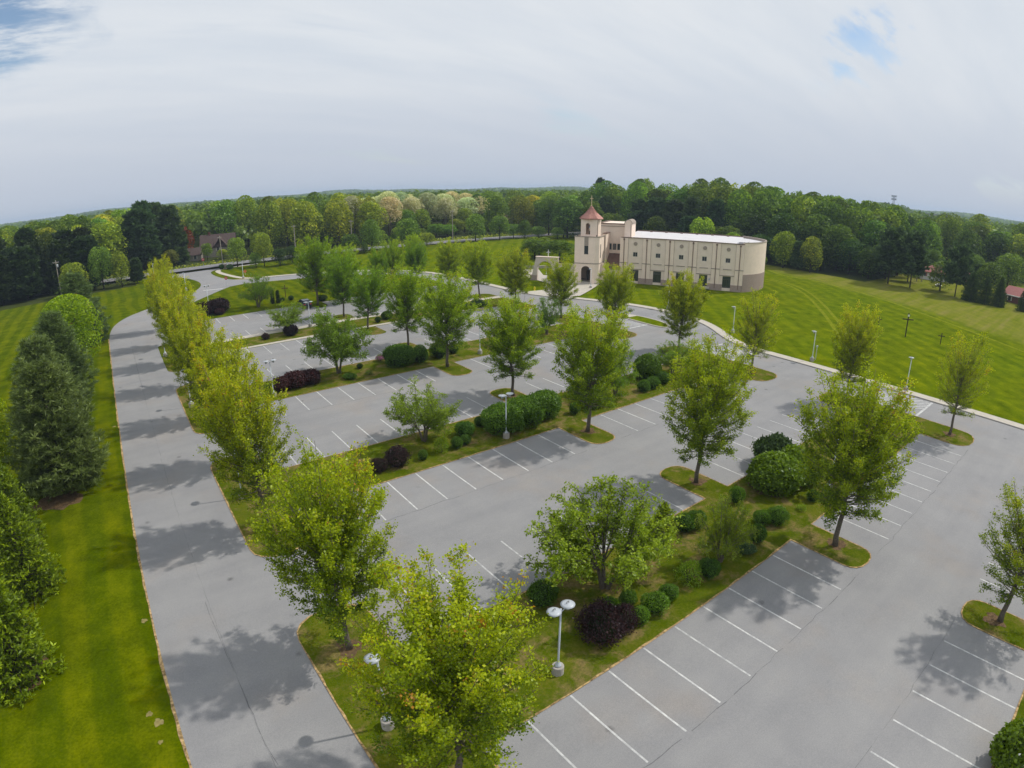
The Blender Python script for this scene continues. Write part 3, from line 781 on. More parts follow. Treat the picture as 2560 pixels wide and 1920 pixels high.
# strips of paving on both sides of the fourth island
wk.poly([P3(u, w, .072) for u, w in [(9.9, 93.95), (64, 93.95), (64, 94.9), (9.9, 94.9)]])
wk.poly([P3(u, w, .072) for u, w in [(9.9, 100.9), (72.8, 100.9), (72.8, 102.5), (9.9, 102.5)]])
for q in ([(9.9, 93.95), (64, 93.95)], [(64, 94.9), (9.9, 94.9)], [(9.9, 100.9), (72.8, 100.9)], [(72.8, 102.5), (9.9, 102.5)]):
    wk.quad(P3(*q[0], .0), P3(*q[1], .0), P3(*q[1], .072), P3(*q[0], .072))
# plaza before the tower and gate
plaza = [(84.2, 92.6), (87, 92.2), (91.5, 94.6), (98.2, 98.6), (103.8, 102.4), (106, 108), (101, 112.5), (98.6, 118.5), (104, 127), (98, 131), (93.2, 123), (92.6, 115.6), (91.4, 107.5), (88.2, 103.8), (84.8, 102), (81.0, 102.6), (80.5, 100.5), (82.2, 96.2)]
wk.poly([P3(u, w, .150) for u, w in plaza])
pth = smooth([(46, 201.4), (38, 201.2), (33.2, 199.6), (31.2, 195.5), (31.4, 189), (32.8, 180), (34.4, 173), (37, 169.6)], 2)
ribbon(wk, pth, -.8, .8, .03)
structure('walkway', wk, M['conc_pale']); structure('kerb', kb, M['concrete'])
yk = MB(); ribbon(yk, [(60.4, 93.3), (64.2, 93.7)], -.12, .12, .09); ribbon(yk, [(64.0, 101.3), (66.5, 101.9)], -.12, .12, .09)
structure('yellow_kerb_paint', yk, M['yellow'])
tk = MB()
T1 = smooth([(149.6, 83.0), (147.1, 74), (139, 65.5), (128.4, 57.3), (114.4, 47.6), (103.5, 40.8), (97.5, 36.5)], 3)
for o_ in (-.95, .95): ribbon(tk, offs(T1, o_), -.38, .38, .012)
T2 = smooth([(176, 104), (166, 92), (160, 84), (149.6, 83.0)][:3] + [(163, 76), (158.5, 64), (153, 51), (141, 33), (128.4, 13.1)], 3)
ribbon(tk, T2, -.5, .5, .012)
structure('grass_tracks', tk, M['paletrack'])
# small divider island by the drop-off lane
dv = smooth([(79.3, 62.9), (81.3, 62.9), (83.1, 66), (83.2, 71), (82.0, 75.4), (79.6, 75.4), (79.3, 70)], 2, True)
b = MB(); b.poly([P3(u, w, .125) for u, w in offs(dv, -.28, True)]) ; structure('divider_grass', b, M['grass'])
b = MB(); ribbon(b, dv, -.28, 0, .14, True); ribbon(b, dv, 0, .001, .14, True, dz1=.0); ribbon(b, dv, -.279, -.28, .14, True, dz1=.10)
b.poly([P3(u, w, .132) for u, w in [(79.7, 72.0), (82.8, 72.0), (82.1, 75.0), (79.8, 75.0)]])
structure('divider_kerb', b, M['conc_pale'])
# bare soil patches in the near lawn, needle litter beneath the pines
so_ = MB()
def blot(mb, cu, cw, r_, dz=.012, asp=1.0, seed=0):
    q = np.random.default_rng(seed + int(cu * 10 + cw * 7)); pts = []
    ph_ = q.uniform(0, 6, 3)
    for k in range(40):
        a = k / 40 * 2 * math.pi; rr_ = r_ * (1 + .16 * math.sin(3 * a + ph_[0]) + .10 * math.sin(5 * a + ph_[1]) + .07 * math.sin(9 * a + ph_[2]) + q.uniform(-.05, .05)); pts.append(P3(cu + math.cos(a) * rr_ * asp, cw + math.sin(a) * rr_, dz))
    mb.poly(pts)
for cu, cw, r_ in [(-3.35, 25.3, .26), (-3.72, 26.1, .18), (-3.5, 23.95, .13), (-2.9, 34.1, .2)]: blot(so_, cu, cw, r_)
blot(so_, 35, 171, 1.4, asp=2.4); blot(so_, -2.95, 71, .2)
o = structure('bare_soil', so_, M['soil']); o['kind'] = 'stuff'
ml = MB()
for cu, cw, r_ in [(-8.6, 55.2, 2.2), (-10.9, 33.0, 1.9), (39.2, 26, .7), (39.4, 13, .7), (7.6, 25.4, .7), (7.4, 40, .7), (39.2, 39.6, .7), (39, 52.3, .7), (70.4, 13, .7), (39, .8, .7), (44, 21.5, 2.2), (48.5, 23, 1.8)]: blot(ml, cu, cw, r_, .012 if cu < 0 else .062)
o = structure('needle_mulch', ml, M['mulch']); o['kind'] = 'stuff'
b = MB(); b.poly([P3(u, w, .35) for u, w in [(222, 286), (262, 318), (276, 352), (240, 352), (214, 318)]]); structure('ploughed_field', b, M['field'])
#PLANTS
# ---------------------------------------------------------------- parking lot maples
ORD = ['first', 'second', 'third', 'fourth', 'fifth', 'sixth', 'seventh', 'eighth', 'ninth', 'tenth', 'eleventh', 'twelfth']
MAP = [make_maple(11, 13, 3.35, red=.015), make_maple(12, 13, 3.4, lean=.5, red=.012), make_maple(13, 13, 3.3, nl=96, red=.012)]
MAPN = make_maple(21, 13, 3.5, base=2.6, nl=112, leaf=.112, dens=1.05, red=.025)
MAPS = make_maple(31, 12, 3.0, base=2.3, nl=84, leaf=.10, dens=.62, red=.04)
def maple(kind, label, u, w, h, wid_, col, rz, H0=13.0, R0=3.4):
    s = h / H0; sr = (wid_ / 2) / R0
    return plant(kind, 'maple_tree', label, 'tree', u, w, (sr, sr, s), rz, col, 'maples planted in the parking lot', .04)
G, Yl, Dk = (.82, 1.0, .9), (1.12, 1.05, .9), (.58, .82, .95)
left = [(8.2, 14.7, 11.5, 7.3), (7.6, 25.4, 12.6, 7.0), (7.4, 40, 13.6, 7.0), (7.5, 52.5, 12.8, 6.4), (7.5, 66, 12.8, 6.3), (7.4, 79, 12.8, 6.8), (7.4, 92.5, 13.0, 6.8), (7.4, 105, 13.4, 6.4), (7.6, 118, 13.8, 6.0)]
for i, (u, w, h, wd_) in enumerate(left):
    lab = ['big yellow-green maple with red-tipped leaves nearest the camera', 'maple with drooping lower boughs standing beside the second lamp of the road verge'][i] if i < 2 else f'yellow-green maple, {ORD[i]} from the camera in the row beside the left road'
    maple(MAPN if i == 0 else MAP[i % 3], lab, u, w, h, wd_, [(.98, 1.0, .9), (.95, .98, .9), (1.05, 1.0, .9)][i] if i < 3 else Yl, i * 1.7 + .4)
mid = [(39.2, 13, 13.6, 8.4, (.92, .95, .9), 1), (39.0, 26, 12.9, 7.6, (.95, .98, .9), 0), (39.0, 39.6, 13.2, 8.4, (.9, .98, .9), 2), (39.2, 52.3, 12.0, 8.0, (.88, 1.0, .9), 1), (38.8, 66.4, 13.0, 8.6, (.85, 1, .9), 0), (39.1, 78.6, 12.4, 7.4, G, 1), (38.8, 93.1, 10.6, 7.2, Dk, 2), (39.2, 105, 12.2, 7.4, Dk, 0), (38.6, 118.6, 14.4, 9.4, (.7, .9, .9), 1), (43.4, 117.0, 12.2, 8.0, G, 2)]
for i, (u, w, h, wd_, c, k) in enumerate(mid):
    maple(MAP[k], f'green maple on an island nose, {ORD[i]} from the camera in the middle row', u, w, h, wd_, c, i * 2.1 + 1)
right = [(70.4, 13, 12.8, 6.4, Yl), (70, 26, 12.0, 6.2, Yl), (69.8, 39.7, 12.4, 7.2, Yl), (70, 52.5, 12.1, 7.2, (1.05, 1, .9)), (70, 66, 11.8, 7.2, (1, 1, .9)), (70, 79, 10.8, 6.8, (1.0, 1, .9)), (70, 92.5, 11.6, 7.4, (1, .98, .9)), (69.7, 104.8, 12.1, 7.6, (.92, 1, .9)), (70, 118, 11.2, 7.2, (.95, 1, .9)), (68.5, 131, 9.8, 6.2, Dk), (72.8, 142, 10.8, 6.8, G)]
for i, (u, w, h, wd_, c) in enumerate(right):
    maple(MAP[(i + 1) % 3] if i not in (0, 2) else MAPS, f'yellowish maple, {ORD[i]} from the camera in the row nearest the church road', u, w, h, wd_, c, i * 1.3)
maple(MAPS, 'thin-leaved maple at the right edge of the photo on a grass island nose', 39.2, .4, 11.0, 7.6, (.85, .88, .95), 2.2)
maple(MAP[1], 'maple behind the second lamp head of the top row, deep green', 54.5, 121.9, 10.5, 5.2, Dk, .7)
maple(MAP[0], 'mid-green maple standing in the ring lawn near the long curb', 60.5, 127.5, 11.5, 6.0, G, 2.7)
# ---------------------------------------------------------------- small spreading trees in the strips
SPR = [make_spreading(41, 6.5, 4.1, .155, 3, 1.5), make_spreading(42, 6.5, 4.0, .14, 3, 1.1), make_spreading(43, 6.5, 3.9, .13, 5, .9)]
def spread(k, label, u, w, h, wd_, col, rz):
    s = h / 6.5; sr = wd_ / 2 / 4.0
    return plant(SPR[k], 'spreading_tree', label, 'small tree', u, w, (sr, sr, s), rz, col, 'low spreading trees in the planting strips', .04)
spread(0, 'bright green spreading tree on the nearest planting strip, behind the purple shrub', 23.0, 21.0, 7.3, 9.2, (1.15, 1.1, 1), .4)
spread(2, 'thin multi-stemmed small tree among clipped shrubs on the nearest strip', 31.0, 17.8, 5.0, 4.4, (.95, .9, 1.1), 1.1)
spread(1, 'light green spreading tree left of the long clipped hedge', 24.8, 47.4, 6.1, 7.8, (1.0, 1.0, 1.2), 2.0)
spread(0, 'round-headed green tree between the maroon hedge and the big ball shrub', 25.8, 73.0, 9.2, 8.8, (.8, .9, 1.1), 3.1)
spread(1, 'low forked tree above a dark ball shrub on the fourth strip', 27.2, 100.6, 5.4, 8.0, (.95, 1, 1.3), 4.3)
spread(2, 'green tree with forked trunk on the lawn behind the dark red hedge', 28.0, 126.3, 7.2, 8.0, (.72, .85, 1.0), .9)
spread(2, 'vase-shaped small tree just right of the third middle-row maple', 48.6, 45.0, 6.8, 5.6, (.8, .95, 1.3), 2.5)
spread(1, 'low green tree on the strip near the right-hand row of maples', 61.0, 46.5, 4.6, 6.0, (.85, .95, 1.1), 5.0)
spread(2, 'blue-green small tree beyond the fourth middle-row maple', 60.4, 71.5, 6.2, 5.2, (.62, .80, 1.6), 1.9)
plant(make_spreading(47, 4.6, 2.9, .15, 3, 1.2, 'purple'), 'purple_plum_tree', 'small purple-leaved tree beside the gate arch of the church', 'small tree', 99.5, 110.5, (1.25, 1.25, 1.1), .5, (1, .9, 1.1))
# ---------------------------------------------------------------- shrubs
BALL = [make_ball(51), make_ball(52, rough=.22), make_ball(53, box=.6, rough=.10)]
BIG = [make_ball(61, 9000, .115, 'fresh', .78, .15, flat=.3), make_ball(62, 9000, .085, 'deep', .72, .17, box=.45)]
BARB = [make_ball(71, 4200, .10, 'purple', .85, .18, loose=.10, core=True, flat=.1), make_ball(72, 4000, .12, 'purple', .72, .14, loose=.07)]
LOOSE = [make_ball(81, 1500, .13, 'fresh', 1.05, .2, loose=.13, core=False, flat=.1)]
JUN = [make_ball(91, 4500, .14, 'needle', .62, .22, loose=.09, flat=.2)]
CON = make_pine(95, 2.6, .95, .1, 12, .2, 'spruce', 10, 0, 5, .1)
def shrub(kind, label, u, w, r_, col=(1, 1, 1), hs=1.0, ax=1.0, rz=0.0, name='ball_shrub', cat='shrub', group='clipped shrubs in the planting strips'):
    return plant(kind, name, label, cat, u, w, (r_ * ax, r_, r_ * hs), rz, col, group, .03, 'twigs', 'foliage')
BR = (1.5, 1.55, 1.0)
A = [(BARB[0], 19.6, 17.9, 1.22, 'large dark purple barberry right of the nearest two-headed lamp', (1, 1, 1), 1.05, 'barberry_shrub'), (BARB[0], 21.1, 17.7, .86, 'smaller purple barberry growing into a green shrub on the nearest strip', (1.1, 1, 1), 1, 'barberry_shrub'),
     (BALL[0], 18.9, 22.3, .85, 'dark green ball shrub behind the two heads of the nearest lamp', (.9, 1, 1), 1, 0), (BALL[1], 21.2, 18.9, .66, 'green ball shrub rising between the two purple barberries', BR, 1.1, 0), (BALL[0], 22.3, 17.4, .57, 'bright green ball shrub touching the purple barberry, at the strip edge', BR, 1, 0),
     (BALL[1], 22.9, 18.9, .52, 'upright green ball behind the three front balls of the nearest strip', (1.1, 1.2, 1), 1.1, 0), (BALL[1], 23.8, 17.5, .75, 'widest green ball in the front row beside the stall lines', BR, .9, 0), (BALL[0], 25.3, 17.7, .60, 'flat green ball, next right of the widest front ball', (1.2, 1.3, 1), .9, 0),
     (LOOSE[0], 27.4, 17.8, .72, 'vase-shaped open shrub on bare stems by the stall lines', (.9, 1, 1), 1.15, 'vase_shrub'), (BALL[1], 29.1, 17.4, .66, 'dark green shrub left of the thin multi-stemmed tree', (.8, .95, 1), 1.15, 0), (BALL[1], 35.2, 17.5, .62, 'dark green shrub right of the thin multi-stemmed tree', (.85, .95, 1), 1.25, 0), (JUN[0], 33.4, 17.3, .6, 'low blue-green juniper under the thin multi-stemmed tree', (.8, 1, 1.2), .8, 'juniper_shrub'),
     (BALL[2], 37.6, 18.6, .62, 'boxy green shrub, left one of a pair near the second maple nose', (1.2, 1.3, 1), .95, 0), (BALL[2], 38.6, 17.8, .76, 'boxy green shrub, right and larger one of the pair near the second maple nose', (1.2, 1.3, 1), .95, 0), (BALL[2], 38.9, 21.8, .58, 'upright boxy shrub at the foot of the huge viburnum', (1.25, 1.35, 1), 1.25, 0),
     (BIG[0], 43.6, 21.0, 2.3, 'huge round leafy green viburnum on the nearest strip', (.86, .92, .8), .80, 'viburnum_shrub'), (BIG[0], 46.6, 20.6, 2.1, 'big leafy green shrub behind the first middle-row maple', (.84, .90, .8), .85, 'viburnum_shrub'), (JUN[0], 47.2, 23.2, 1.75, 'dark grey-green spreading juniper behind the huge viburnum', (.6, .72, .75), 1.35, 'juniper_shrub'),
     (BALL[1], 32.3, 22.0, .72, 'green ball shrub, left one of two at the back edge of the nearest strip', (1, 1.1, 1), 1.05, 0), (BALL[1], 33.3, 21.7, .66, 'green ball shrub, right one of two at the back edge of the nearest strip', (1, 1.1, 1), 1.2, 0),
     (BALL[0], 44.0, 17.5, .46, 'small dark ball shrub on mulch at the first middle-row maple', (.8, .9, 1), 1.2, 0), (LOOSE[0], 41.9, 17.4, .36, 'tiny bright green sapling in dry grass near the first middle-row maple', (1.3, 1.3, 1), .6, 'vase_shrub'), (BALL[0], 67.1, 17.4, .60, 'dark ball shrub at the far end of the nearest strip by the hatched paint', (.7, .85, 1), 1.2, 0),
     (BARB[0], 20.3, 44.3, 1.02, 'dark purple barberry on the second strip, just behind the near maples', (1, 1, 1), 1, 'barberry_shrub'), (BARB[0], 18.4, 44.2, .7, 'purple barberry half hidden left of its larger neighbour on the second strip', (1, 1, 1), 1, 'barberry_shrub'), (BALL[1], 22.7, 43.9, .42, 'narrow upright green shrub, leftmost small one on the second strip', (1.1, 1.1, 1), 1.35, 0),
     (LOOSE[0], 24.8, 44.2, .60, 'top-heavy green shrub on a bare stem on the second strip', (1, 1.05, 1), 1.1, 'vase_shrub'), (BALL[1], 26.5, 44.2, .52, 'green shrub right of the top-heavy one on the second strip', (1, 1.1, 1), 1.25, 0), (BALL[1], 27.6, 44.4, .48, 'green shrub between its twin and the low lumpy bush on the second strip', (1, 1.1, 1), 1.2, 0), (BALL[1], 28.7, 46.2, .86, 'low lumpy green bush left of the long hedge', (.9, 1.1, 1.2), .95, 0), (BALL[1], 31.1, 47.3, .48, 'small dark bush at the left end of the long hedge', (.8, .9, 1), 1.2, 0),
     (BALL[2], 41.2, 43.9, .56, 'boxy shrub standing alone right of the long hedge', (1.05, 1.15, 1), 1.2, 0), (BALL[0], 52.6, 44.1, .76, 'smooth green ball alone on the grass beyond the third middle maple', (1.1, 1.2, 1), 1, 0), (BALL[1], 54.4, 44.2, .80, 'second green ball in line beyond the third middle maple', (1.05, 1.15, 1), 1.05, 0), (BIG[0], 56.6, 47.2, 1.7, 'dark leafy mass of shrub behind the two balls beyond the third maple', (.5, .62, .7), 1.15, 'viburnum_shrub'), (BALL[1], 56.8, 44.6, .88, 'third green ball in line, partly behind the second middle maple', (.95, 1.05, 1), 1, 0), (BIG[0], 44.3, 44.6, 1.5, 'low leafy shrub under the third middle-row maple', (.62, .72, .7), .8, 'viburnum_shrub'), (BIG[0], 46.5, 46.6, 1.2, 'dark leafy shrub behind the trunk of the third middle-row maple', (.5, .62, .7), 1.0, 'viburnum_shrub'),
     (BIG[1], 34.0, 71.4, 1.95, 'largest clipped ball shrub, on the third strip', (.95, 1.05, 1), .95, 0), (BALL[0], 36.9, 70.6, 1.12, 'clipped ball touching the right side of the largest ball shrub', (.9, 1, 1), 1.15, 0), (BALL[2], 40.1, 70.9, 1.18, 'dark boxy shrub beside the trunk of the fifth middle maple', (.62, .75, .9), 1.0, 0), (BALL[1], 42.7, 71.4, .66, 'dark shrub on the grass right of the fifth middle maple', (.6, .72, .9), 1.1, 0),
     (BALL[1], 28.9, 73.0, .40, 'little dark ball shrub alone in the grass of the third strip', (.55, .6, .9), 1.0, 0), (LOOSE[0], 28.8, 69.7, .46, 'straggly low bush at the front of the third strip', (.7, .8, 1), .6, 'vase_shrub'), (BALL[1], 26.1, 69.8, .80, 'low bright green clump at the foot of the round-headed tree', (1.1, 1.2, 1), .5, 0),
     (BARB[1], 17.5, 70.8, 1.2, 'left lump of the maroon barberry hedge on the third strip', (1.7, 1.2, 1), 1.0, 'barberry_shrub'), (BARB[1], 19.3, 71.0, 1.42, 'middle lump of the maroon barberry hedge on the third strip', (1.6, 1.1, 1), 1.0, 'barberry_shrub'), (BARB[1], 21.2, 71.1, 1.28, 'right lump of the maroon barberry hedge on the third strip', (1.3, 1.0, 1), 1.0, 'barberry_shrub'), (BALL[1], 16.0, 71.4, .5, 'green shrub at the left end of the maroon hedge', (1.2, 1.3, 1), 1.2, 0),
     (BARB[1], 26.6, 97.4, 1.1, 'dark round shrub under the low forked tree', (.55, .7, .8), 1.15, 'ball_shrub'), (BARB[0], 22.3, 97.7, .62, 'small brown barberry left of the low forked tree', (1.2, 1.1, 1), 1, 'barberry_shrub'), (BALL[1], 42.2, 96.2, .5, 'dark shrub on the fourth strip right of the seventh maple', (.5, .6, .8), 1.2, 0), (BIG[0], 44.6, 97.6, 1.0, 'dark leafy shrub on the fourth strip between two maples', (.45, .55, .7), .9, 0),
     (BALL[1], 64.9, 98.7, .62, 'dark green ball at the church end of the fourth strip', (.6, .7, .8), 1, 0), (JUN[0], 63.3, 96.0, 1.35, 'spreading juniper at the church end of the fourth strip', (.8, 1, 1), .9, 'juniper_shrub'), (JUN[0], 60.4, 97.3, 1.1, 'second juniper at the church end of the fourth strip', (.8, 1, 1), .9, 'juniper_shrub'),
     (BARB[1], 16.9, 127.0, 1.9, 'left half of the big dark red-brown hedge on the ring lawn', (.72, .62, .6), .98, 'barberry_shrub'), (BARB[1], 19.8, 127.3, 2.15, 'right half of the big dark red-brown hedge on the ring lawn', (.66, .62, .6), .95, 'barberry_shrub'), (BARB[1], 19.5, 124.7, .95, 'small reddish shrub in front of the big dark hedge', (1.3, 1.0, 1), 1, 'barberry_shrub'),
     (BALL[1], 33.9, 128.6, .5, 'small dark bush left of the foot of the brown cross', (.4, .5, .7), 1.0, 0), (BALL[1], 35.9, 128.6, .6, 'small dark bush right of the foot of the brown cross', (.4, .5, .7), 1.0, 0), (BALL[1], 41.0, 122.6, 1.0, 'dark low shrub at the foot of the ninth middle-row maple', (.45, .5, .7), .8, 0),
     (BALL[1], 33.3, 198.5, .8, 'dark bush left of the mail post by the utility pole', (.4, .55, .7), 1.2, 0), (JUN[0], 35.6, 196.8, .95, 'blue-green bush right of the mail post by the utility pole', (.6, .8, 1), 1.3, 'juniper_shrub'),
     (BIG[0], 30.3, -4.0, .9, 'small leafy bush at the right edge of the photo behind the flowering bush', (.7, .8, .8), 1, 'viburnum_shrub')]
for i, (k, u, w, r_, lab, col, hs, nm) in enumerate(A):
    cat = 'shrub'
    shrub(k, lab, u, w, r_, col, hs, 1, i * 1.9, nm or 'ball_shrub', cat, 'clipped shrubs in the planting strips' if not nm else {'barberry_shrub': 'purple barberry shrubs', 'viburnum_shrub': 'leafy viburnum shrubs', 'juniper_shrub': 'spreading junipers', 'vase_shrub': 'open vase-shaped shrubs', 'ball_shrub': 'clipped shrubs in the planting strips'}[nm])
# the long clipped hedge is three grown-together masses
for (u, w, rx, ry, hh, lab) in [(32.6, 45.3, 2.3, 1.9, 1.7, 'left mass of the long clipped hedge behind the second two-headed lamp'), (35.6, 45.6, 2.4, 1.9, 1.62, 'middle mass of the long clipped hedge'), (38.4, 45.9, 2.1, 1.8, 1.72, 'right mass of the long clipped hedge, next to the boxy shrub')]:
    plant(BIG[1], 'clipped_hedge', lab, 'hedge', u, w, (rx, ry, hh), u, (1.2, 1.25, 1.0), 'masses of the long clipped hedge', .03, 'twigs', 'foliage')
plant(CON, 'dwarf_conifer', 'bright green cone-shaped shrub at the back of the nearest strip', 'shrub', 30.3, 22.6, (1.3, 1.3, 1.15), 0, (2.2, 2.0, 1.2))
ARB = make_pine(97, 3.2, .42, .05, 16, .22, 'spruce', 9, -.35, 5, .35, cone=.6)
plant(ARB, 'columnar_juniper', 'left one of two slim dark junipers beside the brown cross', 'shrub', 31.5, 127.6, (1, 1, 1.0), 0, (.35, .42, .6), 'pair of slim dark junipers')
plant(ARB, 'columnar_juniper', 'right and slightly lower of two slim dark junipers beside the brown cross', 'shrub', 32.6, 127.2, (1, 1, .93), 1, (.35, .42, .6), 'pair of slim dark junipers')
# azalea and flowering bush carry blossoms as a part
def blossoms(o, r_, hz, n, mat, size, seed):
    r = np.random.default_rng(seed); d = r.normal(size=(n, 3)); d[:, 2] = np.abs(d[:, 2]) + .1; d /= np.linalg.norm(d, axis=1)[:, None]
    P = d * 1.06 * np.array([1, 1, hz]); P[:, 2] += hz * .86
    m = leaf_mesh('blossoms', np.repeat(P, 4, 0) + r.normal(size=(4 * n, 3)) * size * .25, size, np.ones(4 * n), mat, np.repeat(d, 4, 0), .6, rs=r, aspect=.9)
    link('blossoms', m, o)
o = shrub(LOOSE[0], 'small azalea with pink flowers left of the largest ball shrub', 32.6, 74.4, .6, (.6, .6, .8), .75, name='azalea_shrub', group=None); blossoms(o, .6, .9, 160, M['azalea'], .20, 5)
o = shrub(BIG[0], 'leafy bush with white flowers at the bottom right corner', 27.6, -3.9, 1.75, (.80, .85, .8), 1.0, name='flowering_bush', group=None); blossoms(o, 1.7, .78, 34, M['flower'], .055, 6)
# ---------------------------------------------------------------- evergreens beside the left road
WP = [make_pine(101, 12, 4.0, .4, 22, .42, 'needle', 12, -.03, 13, .20, .05, .78), make_pine(102, 12, 3.8, .4, 21, .42, 'needle', 11, -.03, 13, .20, .05, .78)]
SP = [make_pine(111, 9, 2.9, .2, 22, .30, 'spruce', 12, .16, 6, .06, .11, .85), make_pine(112, 9, 2.7, .2, 20, .30, 'spruce', 11, .18, 6, .06, .11, .85)]
def ever(k, label, u, w, h, wd_, col, rz, H0, R0, name='white_pine', grp='pines beside the left road'):
    return plant(k, name, label, 'tree', u, w, (wd_ / 2 / R0, wd_ / 2 / R0, h / H0), rz, col, grp, 0)
ever(WP[0], 'large grey-green white pine over brown needle litter beside the left road', -7.9, 57.2, 11.8, 10.4, (1.15, 1.12, 1.0), .3, 12, 4.0)
ever(WP[1], 'broad white pine directly behind the large front pine', -9.4, 70, 11.6, 10.4, (1.15, 1.15, 1.1), 1.3, 12, 3.8)
ever(WP[0], 'white pine with upswept tips between the broad pine and the bright maple', -8.8, 84.0, 11.6, 10.2, (1.05, 1.1, 1.1), 2.3, 12, 4.0)
ever(WP[1], 'farthest white pine of the road row, behind the bright maple', -7.6, 125.0, 12.2, 12.0, (.95, 1.05, 1.0), 3.3, 12, 3.8)
ever(WP[0], 'dark lower white pine right behind the bright maple', -5.6, 118.0, 7.6, 7.5, (.7, .8, .8), 4.1, 12, 4.0)
ever(SP[0], 'dark green spruce nearest the bottom left corner', -10.9, 32.4, 8.4, 6.4, (1.7, 1.65, .9), .5, 9, 2.9, 'spruce_tree', 'spruces in the bottom left')
ever(SP[1], 'spruce with drooping boughs just behind the corner spruce', -10.2, 41.0, 7.6, 5.6, (1.6, 1.55, .9), 1.7, 9, 2.7, 'spruce_tree', 'spruces in the bottom left')
ever(SP[0], 'third spruce from the camera, in front of the white pine', -11.9, 48.6, 8.0, 6.0, (1.4, 1.4, .9), 2.6, 9, 2.9, 'spruce_tree', 'spruces in the bottom left')
ever(SP[1], 'spruce at the very left edge of the photo', -15.0, 36.5, 9.0, 6.4, (1.7, 1.7, .9), 3.6, 9, 2.7, 'spruce_tree', 'spruces in the bottom left')
BM = make_forest(121, 11.5, 4.6, .28, 10000, .06, 'maple', 'bark', 60)
plant(BM, 'bright_maple', 'dense bright green maple between the white pines beside the left road', 'tree', -7.9, 103.0, (1.08, 1.08, .98), .4, (.80, .96, 1))
plant(BM, 'bright_maple', 'yellow-green leafy tree at the left edge beside the broad pine', 'tree', -15.2, 60.5, (.8, .8, .86), 1.9, (.85, .9, 1))
#WOODS
# ---------------------------------------------------------------- woodland trees
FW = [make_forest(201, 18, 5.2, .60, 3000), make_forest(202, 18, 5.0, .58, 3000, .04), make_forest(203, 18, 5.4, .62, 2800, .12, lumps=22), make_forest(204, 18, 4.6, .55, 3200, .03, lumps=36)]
FP = [make_pine(211, 18, 4.8, 2.4, 17, 1.2, 'needle', 9, 0, 6, .30, .17, .55), make_pine(212, 18, 4.6, .6, 19, 1.2, 'needle', 9, .02, 6, .22, .17, .6)]
FO = [make_pine(215, 18, 5.2, 5.0, 11, 1.1, 'needle', 6, .0, 5, .42, .16, .5)]
FB = [make_forest(221, 18, 4.6, .48, 3400, .35, 'bloom', 'bark', 40, True), make_forest(222, 18, 4.4, .50, 3200, .40, 'bloom', 'bark', 34, True)]
wr = np.random.default_rng(99)
def ftree(kind, label, u, w, H, W, col, name='woodland_tree', cat='tree', grp='woodland trees', rz=None):
    k = {'w': FW, 'p': FP, 'b': FB, 'o': FO}[kind]; m = k[int(wr.integers(len(k)))]
    R0 = {'w': 5.0, 'p': 4.7, 'b': 4.5, 'o': 4.9}[kind]
    return plant(m, name, label, cat, u, w, (W / 2 / R0, W / 2 / R0, H / 18), wr.uniform(0, 6.28) if rz is None else rz, col, grp, -.1)
def jc(c, a=.18):
    f = 1 + wr.normal() * a; return (c[0] * f * (1 + wr.normal() * .12), c[1] * f, c[2] * f)
MG, YG, DG, BG_, GG = (1.12, 1.18, .9), (1.6, 1.42, .9), (.70, .84, .78), (.62, .86, 1.1), (1.05, 1.22, 1.3)
PD, PG = (.42, .54, .55), (.62, .78, .82)
